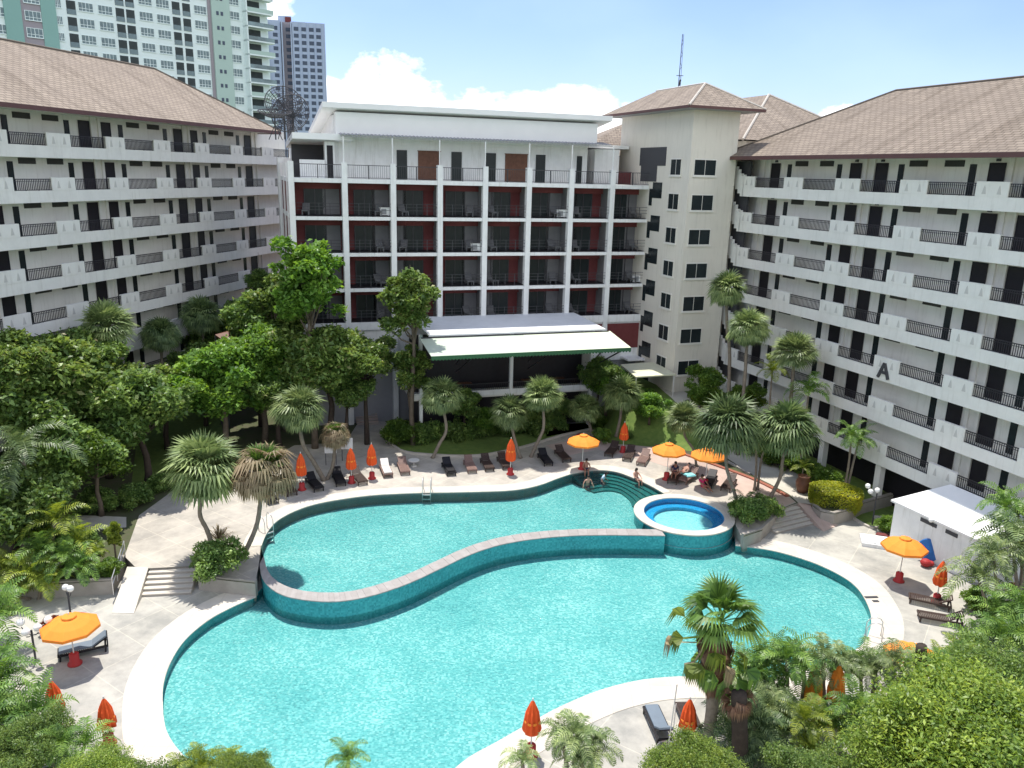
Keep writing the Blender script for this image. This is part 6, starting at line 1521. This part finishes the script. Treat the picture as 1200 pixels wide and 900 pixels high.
def lounger_set(mt, cushion=None):
    "parts of one lounger; local +y points to the head end, length 2 m"
    P = []
    b = MB()
    for x in (-.31, .31): b.box(x - .035, x + .035, -1.0, 1.0, .24, .33)
    b.box(-.31, .31, -1.0, -.94, .24, .33); b.box(-.31, .31, .94, 1.0, .24, .33)
    P.append(('frame', b.mesh('frame', M[mt])))
    for x in (-.3, .3):
        for y in (-.9, .88): P.append(('leg', MB().add([(x - .035, y - .04, .24), (x + .035, y - .04, .24), (x + .035, y + .05, .24), (x - .035, y + .05, .24), (x - .03, y - .05, 0), (x + .03, y - .05, 0), (x + .03, y + .02, 0), (x - .03, y + .02, 0)], [(0, 1, 2, 3), (7, 6, 5, 4), (0, 4, 5, 1), (1, 5, 6, 2), (2, 6, 7, 3), (3, 7, 4, 0)]).mesh('leg', M[mt])))
    b = MB()
    for i in range(16): y = -.92 + i * .083; b.box(-.28, .28, y, y + .062, .32, .345)
    P.append(('seat_slats', b.mesh('seat_slats', M[mt])))
    b = MB(); e = R_(32)
    def Q(x, t, n_): return (x, .4 + t * math.cos(e) - n_ * math.sin(e), .34 + t * math.sin(e) + n_ * math.cos(e))
    def sbox(b, x0, x1, t0, t1, n0, n1): b.add([Q(x0, t0, n0), Q(x1, t0, n0), Q(x1, t1, n0), Q(x0, t1, n0), Q(x0, t0, n1), Q(x1, t0, n1), Q(x1, t1, n1), Q(x0, t1, n1)], [(0, 3, 2, 1), (4, 5, 6, 7), (0, 1, 5, 4), (1, 2, 6, 5), (2, 3, 7, 6), (3, 0, 4, 7)])
    for x in (-.29, .25): sbox(b, x, x + .04, 0, .7, -.03, .02)
    sbox(b, -.29, .29, .64, .7, -.025, .025)
    for i in range(7): sbox(b, -.26, .26, .02 + i * .085, .085 + i * .085, -.005, .02)
    P.append(('backrest', b.mesh('backrest', M[mt])))
    if cushion:
        b = MB(); b.box(-.27, .27, -.94, .42, .35, .42); sbox(b, -.27, .27, .03, .68, .03, .1); P.append(('cushion', b.mesh('cushion', M[cushion])))
    return P
LS = {k: lounger_set(*v) for k, v in dict(brown=('lbrown',), black=('lblack', 'lblack'), rose=('lrose',), white=('lrose', 'lwhite'), blue=('lblack', 'cushion')).items()}
def lounger(label, head_px, foot_px, kind='brown', z=0.0, zz=.35):
    h = G(*head_px, z + .3); f = G(*foot_px, z + .3); d = (h - f).xy; a_ = math.atan2(-d.x, d.y); c = (h + f) / 2
    root = empty('sun_lounger', (c.x, c.y, z), a_, label, 'sun lounger', 'sun loungers round the pools')
    for nm, me in LS[kind]: link(nm, me, root)
    return root
lg = lounger
lg('black lounger in palm shade, leftmost on the far side of the upper pool', (308, 573), (322, 587), 'black')
lg('dark lounger left of the leftmost closed umbrella', (328, 562), (346, 580), 'brown')
lg('dark lounger under the leaning palm trunk', (360, 557), (377, 575), 'black')
lg('dark brown lounger just left of the second closed umbrella', (392, 549), (402, 571), 'black')
lg('dark brown lounger between the second and third closed umbrella', (413, 550), (428, 567), 'brown')
lg('whitish lounger on the left far side', (448, 540), (457, 560), 'white')
lg('pinkish faded lounger with pale headrest beside the whitish one', (469, 537), (477, 557), 'rose')
lg('black lounger in the shade of the crooked palm', (520, 538), (532, 558), 'black')
lg('faded brown lounger first right of the black one at the middle far edge', (546, 535), (556, 555), 'rose')
lg('greyish brown lounger second right of the black one', (565, 533), (577, 553), 'brown')
lg('dark brown lounger beside the closed umbrella at the middle far edge', (584, 531), (598, 551), 'brown')
lg('black lounger with seat pad right of the palm pair', (632, 528), (646, 546), 'black')
lg('brown lounger left of the second open umbrella', (651, 524), (668, 541), 'brown')
lg('brown lounger left of three below the red umbrella', (724, 519), (710, 535), 'brown')
lg('dark lounger in the middle of three below the red umbrella', (742, 523), (732, 541), 'brown')
lg('brown lounger right of three below the red umbrella', (760, 528), (748, 546), 'rose')
lg('dark lounger under the umbrella near the hot tub, left one', (838, 553), (826, 572), 'black')
lg('dark lounger under the umbrella near the hot tub, right one', (862, 556), (846, 577), 'brown')
lg('dark slatted lounger on the right deck below the closed umbrella, upper one', (1113, 708), (1067, 698), 'brown', LZ)
lg('dark slatted lounger on the right deck, lower one of the pair', (1125, 727), (1078, 719), 'brown', LZ)
lg('blue-grey padded lounger on the left deck beside the big umbrella', (126, 752), (68, 765), 'blue', LZ)
lg('blue-grey padded lounger at the bottom with its foot to the pool', (781, 868), (762, 826), 'blue', LZ)
lg('brown lounger under the closed umbrella next to the shaggy palm', (817, 863), (800, 822), 'brown', LZ)
lg('dark folded lounger against the white shed', (1122, 655), (1106, 646), 'black', LZ)
# small items
def small(name, b, m, loc, label, cat, rz=0):
    o = b.build(name, m); o.location = loc; o.rotation_euler = (0, 0, rz); return tag(o, label, cat)
b = MB(); b.box(-.9, .9, -.7, .7, 0, .22); b.box(-.8, .8, -.6, .6, .22, .28); small('white_slab', b, M['white'], G(1027, 637, LZ), 'low white rectangular box on the deck left of the shed umbrella', 'box', -.3)
b = MB(); b.box(-.6, .6, -.4, .4, 0, .06); b.box(-.5, .5, -.3, .3, .06, .09); small('stepping_slab', b, M['kerb'], G(1036, 609, LZ), 'pale square slab on the small lawn by the shed', 'slab', -.3)
b = MB(); b.lathe([(.001, -.06), (.62, -.06), (.66, 0), (.62, .06), (.001, .06)], 28); b.lathe([(.001, .065), (.2, .065), (.2, .1), (.001, .1)], 20)
o = small('blue_float', b, M['blue'], G(1089, 660, LZ) + Vector((0, .25, .72)), 'round blue float leaning on the white shed wall', 'float'); o.rotation_euler = (R_(72), 0, -.5)
b = MB(); b.ball((0, 0, .25), .3, 12, sz=.8); b.ball((.35, .1, .16), .2, 10, sz=.8); small('red_bag', b, M['redbase'], G(1084, 664, LZ), 'dark red bag below the blue float', 'bag')
b = MB(); b.box(-.8, .8, -.25, .25, 0, .12); b.box(-.75, .75, -.2, .2, .12, .2); small('red_mat', b, M['maroon'], G(1043, 631, LZ), 'red folded mat between white slab and shed', 'mat', -.35)
# notice boards by the small palm
for (x, y, lb) in ((388, 545, 'white notice board in the shade under the small dry palm'), (407, 540, 'second white notice board partly hidden by palm leaves')):
    B = G(x, y); root = empty('notice_board', B, .1, lb, 'sign board'); MB().box(-.42, .42, -.02, .02, .9, 1.75).build('panel', M['white'], root)
    for q in (-.36, .36): MB().tube([(q, .03, 0), (q, .03, 1.7)], .03, 6).build('post', M['darkgrey'], root)
# pool ladders
def ladder(label, p, rz, L1=1.1):
    root = empty('pool_ladder', p, rz, label, 'ladder', 'steel pool ladders'); 
    for x in (-.27, .27):
        b = MB(); b.tube([(x, .55, 0), (x, .55, .75), (x, .45, .9), (x, .25, .95), (x, 0, .85), (x, -.14, .6), (x, -.14, -.8)], .026, 8); b.build('rail', M['chrome'], root, True)
    for z in (-.1, -.4, -.7): MB().box(-.27, .27, -.2, -.08, z, z + .03).build('rung', M['chrome'], root)
ladder('steel ladder on the far edge of the upper pool', G(500, 577.5), 0)
ladder('white steel ladder at the left end of the upper pool', G(314, 622), R_(48))
q = G(1018, 746, LZ); ladder('steel ladder at the right end of the lower pool', q, R_(-110))
b = MB(); b.box(-.35, .35, -.08, .08, 0, .05); small('drain_cover', b, M['darkgrey'], G(1021, 700.5, LZ) + Vector((0, 0, .01)), 'long dark drain plate on the right deck by the pool edge', 'drain', .1)
b = MB(); b.box(-.16, .16, -.09, .09, 0, .04); small('drain_cover', b, M['darkgrey'], G(1026, 705, LZ) + Vector((0, 0, .01)), 'short dark drain plate on the right deck by the pool edge', 'drain', .1)
# shower pole on its round stand, bottom deck
B = G(783, 884, LZ); sp_ = empty('pool_shower', B, 0, 'two thin pale poles on a round metal stand, bottom deck', 'shower')
b = MB(); b.tube([(-.04, 0, 0), (.12, .1, 3.0)], .022, 6); b.build('pole', M['pole'], sp_); b = MB(); b.tube([(.1, 0, 0), (.14, .05, 2.2)], .02, 6); b.build('pole', M['pole'], sp_)
b = MB(); b.tube([(.5 * math.cos(i * .524) * .9, .5 * math.sin(i * .524) * .9, .25) for i in range(13)], .02, 6); 
for i in range(4): b.tube([(.45 * math.cos(i * 1.57), .45 * math.sin(i * 1.57), .25), (.3 * math.cos(i * 1.57), .3 * math.sin(i * 1.57), 0)], .02, 5)
b.build('stand', M['chrome'], sp_)
# lamps with several white globes
def globe_lamp(label, base, h, offs, r=.17):
    root = empty('globe_lamp', base, 0, label, 'garden lamp', 'garden lamps with white globes')
    MB().tube([(0, 0, 0), (0, 0, h)], .045, 8).build('post', M['darkgrey'], root)
    for (x, y, z) in offs:
        MB().tube([(0, 0, h - .25), (x * .6, y * .6, h - .22), (x, y, h + z - .1)], .022, 6).build('arm', M['darkgrey'], root)
        MB().ball((x, y, h + z + r * .8), r, 14).build('globe', M['lampglobe'], root, True)
globe_lamp('globe lamp on a black post at the edge of the small lawn near the shed', G(1022, 615, LZ), 2.15, [(0, 0, .1), (-.42, 0, 0), (-.5, .3, .25)])
globe_lamp('globe lamp with hanging ring in front of the white shed', G(1092, 657, LZ), 2.3, [(0, 0, 0), (-.4, .1, .1)], .14)
globe_lamp('globe lamp with a cluster of balls beside the large left umbrella', G(42, 775, LZ), 1.55, [(-.55, .2, .1), (.3, 0, 0), (-.05, -.3, -.05), (.6, .3, .2)])
globe_lamp('globe lamp half hidden in the bushes under the shed palm', G(1163, 728, LZ), 1.3, [(-.4, 0, 0), (.1, -.2, .05), (.5, .2, -.05), (0, .5, .25)])
globe_lamp('globe lamp standing behind the large left umbrella', G(83, 722, LZ), 1.3, [(.15, 0, .05), (-.2, .2, 0)], .16)
# shed
zs = 1.85; rp_ = [G(1044, 585.5, zs), G(1114, 567.5, 3.25), G(1215, 610, 3.25), G(1146, 633, zs)]
o_ = rp_[0].copy(); o_.z = LZ; shd = empty('pool_shed', o_, 0, 'small white shed with plain flat white roof on the right deck', 'shed')
v = [p - o_ for p in rp_]; b = MB(); hi = list(v)
b.add([p - Vector((0, 0, .12)) for p in hi] + hi, [(3, 2, 1, 0), (4, 5, 6, 7), (0, 1, 5, 4), (1, 2, 6, 5), (2, 3, 7, 6), (3, 0, 4, 7)]); b.build('roof', M['roofwhite'], shd)
cen_ = sum(v, Vector()) / 4; w2 = [cen_ + (p - cen_) * .93 for p in v]; b = MB(); n4 = [(p.x, p.y, 0) for p in w2] + [(p.x, p.y, p.z - .1) for p in w2]; b.add(n4, [(3, 2, 1, 0), (4, 5, 6, 7), (0, 1, 5, 4), (1, 2, 6, 5), (2, 3, 7, 6), (3, 0, 4, 7)]); b.build('wall', M['white'], shd)
e0, e1_ = w2[0], w2[3]; dv_ = (e1_ - e0); nv_ = Vector((dv_.y, -dv_.x, 0)).normalized()
if nv_.y > 0: nv_ = -nv_
for f0, f1 in ((.35, .55), (.66, .8)):
    a_, c_ = e0.lerp(e1_, f0) + nv_ * .02, e0.lerp(e1_, f1) + nv_ * .02; b = MB(); b.bar(Vector((a_.x, a_.y, v[0].z - .35)), Vector((c_.x, c_.y, v[0].z - .35)), .05, .22); b.build('vent_window', M['darkgrey'], shd)
# small orange canopy in front of the left wing
c4 = [at(252, 392, 66), at(322, 373, 68), at(322, 378, 66.5), at(262, 399, 65)]
o_ = c4[0].copy(); o_.z = 0; root = empty('side_canopy', o_, 0, 'small dusty orange canopy between the left wing and the white block', 'canopy')
v = [p - o_ for p in c4]; b = MB(); b.add([p - Vector((0, 0, .12)) for p in v] + v, [(3, 2, 1, 0), (4, 5, 6, 7), (0, 1, 5, 4), (1, 2, 6, 5), (2, 3, 7, 6), (3, 0, 4, 7)]); b.build('canopy_top', M['brownwood'], root)
for p in (v[0], v[1], v[2], v[3]): MB().tube([(p.x * .96, p.y * .96, 0), (p.x * .96, p.y * .96, p.z - .1)], .05, 6).build('post', M['darkgrey'], root)

# ================================================================== people
def skin_obj(name, chains, mt, parent, sub=2):
    "chains: list of (points, radii); later chains start at a point of the first"
    V = []; E = []; RR = []; idx = {}
    def vid(p, r):
        k = tuple(round(c, 4) for c in p)
        if k not in idx: idx[k] = len(V); V.append(p); RR.append(r)
        return idx[k]
    for pts, rr in chains:
        ids = [vid(p, r) for p, r in zip(pts, rr)]; E += [(a, b_) for a, b_ in zip(ids, ids[1:]) if a != b_]
    me = bpy.data.meshes.new(name); me.from_pydata(V, E, []); me.materials.append(M[mt]); o = link(name, me, parent)
    o.modifiers.new('Skin', 'SKIN'); sv_ = me.skin_vertices[0].data
    for i, r in enumerate(RR): sv_[i].radius = (r, r); sv_[i].use_root = (i == 0)
    o.modifiers['Skin'].use_smooth_shade = True; s = o.modifiers.new('Sub', 'SUBSURF'); s.levels = s.render_levels = sub
    return o
def lerp3(a, b_, t): return tuple(a[i] + (b_[i] - a[i]) * t for i in range(3))
def person(label, loc, rz, J, skin='skin', top=None, bottom='navy', hair_len=0):
    "J: joints pelvis, chest, neck, head, (l/r) shoulder elbow hand hip knee foot toe, figure faces -y"
    root = empty('person', loc, rz, label, 'person')
    ch = [([J['pelvis'], J['waist'], J['chest'], J['neck'], J['head']], [.13, .115, .135, .05, .085])]
    hd = Vector(J['head']); fw_ = Vector(J.get('face', (0, -1, 0))).normalized(); nk = Vector(J['neck']); up_ = (hd - nk).normalized()
    ch.append(([J['head'], tuple(hd + up_ * .09)], [.085, .07]))
    for s in 'lr':
        ch.append(([J['chest'], J[s + 'sh'], J[s + 'el'], J[s + 'ha']], [.135, .058, .042, .03]))
        ch.append(([J['pelvis'], J[s + 'hi'], J[s + 'kn'], J[s + 'fo'], J[s + 'to']], [.13, .09, .06, .042, .03]))
        h = Vector(J[s + 'ha']); el = Vector(J[s + 'el']); d = (h - el).normalized(); sd_ = d.cross(Vector((0, 0, 1)))
        sd_ = sd_.normalized() if sd_.length > .1 else Vector((1, 0, 0)); palm = h + d * .06
        ch.append(([tuple(h), tuple(palm)], [.03, .032]))
        for k, (o_, ln) in enumerate(((-.03, .06), (-.01, .075), (.01, .07), (.03, .055))):
            a_ = palm + sd_ * o_ + d * .02; m_ = a_ + d * ln * .55; e_ = m_ + (d + Vector((0, 0, -.5))).normalized() * ln * .5; ch.append(([tuple(palm), tuple(a_), tuple(m_), tuple(e_)], [.032, .009, .009, .007]))
        a_ = h + sd_ * -.035 + d * .02; ch.append(([tuple(h), tuple(a_), tuple(a_ + (d - sd_ * .6).normalized() * .05)], [.03, .011, .009]))
    body = skin_obj('body', ch, skin, root)
    f = MB(); r_ = fw_.cross(up_).normalized()
    f.ball(tuple(hd + fw_ * .1 + up_ * .02), .018, 8); f.build('nose', M[skin], root, True)
    for q in (-1, 1):
        MB().ball(tuple(hd + fw_ * .082 + r_ * .032 * q + up_ * .045), .011, 8).build('eye', M['hair'], root); MB().ball(tuple(hd + r_ * .088 * q + up_ * .025), .022, 8).build('ear', M[skin], root)
    MB().bar(tuple(hd + fw_ * .088 + r_ * -.022 - up_ * .03), tuple(hd + fw_ * .088 + r_ * .022 - up_ * .03), .008).build('mouth', M['maroon'], root)
    hb_ = MB(); hb_.ball(tuple(hd - fw_ * .025 + up_ * .075), .104, 14, sz=.95)
    if hair_len: hb_.ball(tuple(hd - fw_ * .06 - up_ * hair_len * .4), .085, 12, sz=1.6)
    hb_.build('hair', M['hair'], root, True)
    if bottom:
        skin_obj('shorts', [([lerp3(J['pelvis'], J['waist'], .6), J['pelvis']], [.13, .148])] + [([J['pelvis'], J[s + 'hi'], lerp3(J[s + 'hi'], J[s + 'kn'], .45)], [.148, .105, .09]) for s in 'lr'], bottom, root)
    if top:
        skin_obj('shirt', [([lerp3(J['pelvis'], J['waist'], .5), J['waist'], J['chest'], lerp3(J['chest'], J['neck'], .6)], [.14, .13, .15, .07])] + [([J['chest'], J[s + 'sh'], lerp3(J[s + 'sh'], J[s + 'el'], .6)], [.15, .075, .06]) for s in 'lr'], top, root)
    return root
def sit(z=0, lean=.05, knee=.28, reach=0):
    return dict(pelvis=(0, 0, z + .12), waist=(0, .04 + lean, z + .3), chest=(0, .06 + lean * 2, z + .48), neck=(0, .03 + lean * 2, z + .62), head=(0, 0 + lean * 2, z + .74),
                lsh=(.18, .06 + lean * 2, z + .52), lel=(.26, -.08, z + .3), lha=(.16, -.3, z + .28), rsh=(-.18, .06 + lean * 2, z + .52), rel=(-.26, -.06, z + .3), rha=(-.14, -.3, z + .25),
                lhi=(.1, -.03, z + .11), lkn=(.15, -.42, z + knee + .12), lfo=(.13, -.72, z + .04), lto=(.14, -.88, z + .03), rhi=(-.1, -.03, z + .11), rkn=(-.15, -.42, z + knee + .06), rfo=(-.12, -.76, z + .04), rto=(-.13, -.92, z + .03))
def edge_sit():
    J = sit(0, .04, .02); J.update(lkn=(.12, -.42, .1), rkn=(-.12, -.42, .08), lfo=(.13, -.48, -.34), rfo=(-.12, -.5, -.36), lto=(.13, -.62, -.38), rto=(-.12, -.64, -.4)); return J
def stand(z=0, bend=.0):
    return dict(pelvis=(0, 0, z + .92), waist=(0, 0, z + 1.08), chest=(0, -bend * .4, z + 1.28), neck=(0, -bend * .7, z + 1.44), head=(0, -.02 - bend, z + 1.56), lsh=(.19, -bend * .4, z + 1.36), lel=(.3, -.06, z + 1.12), lha=(.3, -.28, z + .98), rsh=(-.19, -bend * .4, z + 1.36), rel=(-.33, -.03, z + 1.13), rha=(-.42, -.2, z + .98),
                lhi=(.1, 0, z + .86), lkn=(.11, -.03, z + .48), lfo=(.11, 0, z + .08), lto=(.12, -.17, z + .03), rhi=(-.1, 0, z + .86), rkn=(-.11, -.03, z + .48), rfo=(-.11, .02, z + .08), rto=(-.12, -.15, z + .03))
def recline(z=.36):
    return dict(pelvis=(0, 0, z + .12), waist=(0, .15, z + .2), chest=(0, .3, z + .34), neck=(0, .42, z + .47), head=(0, .48, z + .58), face=(0, -.8, .5), lsh=(.18, .32, z + .38), lel=(.28, .12, z + .22), lha=(.2, -.12, z + .2), rsh=(-.18, .32, z + .38), rel=(-.3, .14, z + .2), rha=(-.26, -.12, z + .12),
                lhi=(.1, -.03, z + .11), lkn=(.13, -.42, z + .26), lfo=(.12, -.8, z + .07), lto=(.12, -.88, z + .18), rhi=(-.1, -.03, z + .11), rkn=(-.12, -.45, z + .12), rfo=(-.12, -.86, z + .06), rto=(-.13, -.92, z + .18))
person('person sitting on the pool edge beside the red base of the second open umbrella', G(687, 551.5, .03), 0, edge_sit(), 'skin', None, 'navy')
person('person bathing waist-deep in the dark corner of the upper pool', G(689, 563, 0) + Vector((0, 0, -1.3)), 0.3, stand(0, .05), 'skin2', None, 'navy', .1)
person('person in a light blue top standing in the water on the pool steps', G(706, 559, 0) + Vector((0, 0, -1.25)), 1.2, stand(0, .3), 'skin', 'ltblue', 'navy', .12)
person('person sitting low at the pool edge above the curved steps', G(746, 563, .03), .5, edge_sit(), 'skin2', None, 'navy', .1)
person('person in dark clothes sitting under the umbrella of the right terrace', G(790, 561, 0) + Vector((0, 0, .33)), -.3, sit(0, .1, .1), 'skin', 'navy', 'navy', .12)
person('person reclining right of the dark-clothed one with knees raised', G(800, 560, 0), -1.0, recline(.33), 'skin2', None, 'maroon')
person('person in pink sitting in the umbrella shade next to the hot tub terrace', G(824, 573, 0) + Vector((0, 0, .1)), .4, sit(0, .1, .1), 'skin', 'pink', 'pink', .12)
lg('lounger carrying the dark-clothed person', (797, 549), (785, 567), 'brown')
lg('lounger with the reclining person and an aqua towel beside it', (815, 553), (798, 563), 'rose')
b = MB(); b.box(-.35, .35, -.5, .5, 0, .05); b.box(-.3, .35, -.45, .0, .05, .09); small('folded_towel', b, M['towel'], G(806, 556, .36) , 'aqua towel lying on the lounger under the right terrace umbrella', 'towel', .4)
# little white side tables
for (x, y, z, lb) in ((485, 546, 0, 'small low pale table left of the shaded black lounger'), (681, 516, 0, 'red round table in the shade just behind the second open umbrella')):
    root = empty('side_table', G(x, y, z), 0, lb, 'table'); b = MB(); b.lathe([(.001, .42), (.4, .42), (.4, .46), (.001, .46)], 16); b.build('table_top', M['redbase'] if y < 530 else M['lwhite'], root)
    MB().tube([(0, 0, .03), (0, 0, .42)], .035, 8).build('leg', M['pole'], root); b = MB(); b.lathe([(.001, 0), (.22, 0), (.2, .04), (.001, .05)], 12); b.build('foot', M['pole'], root)
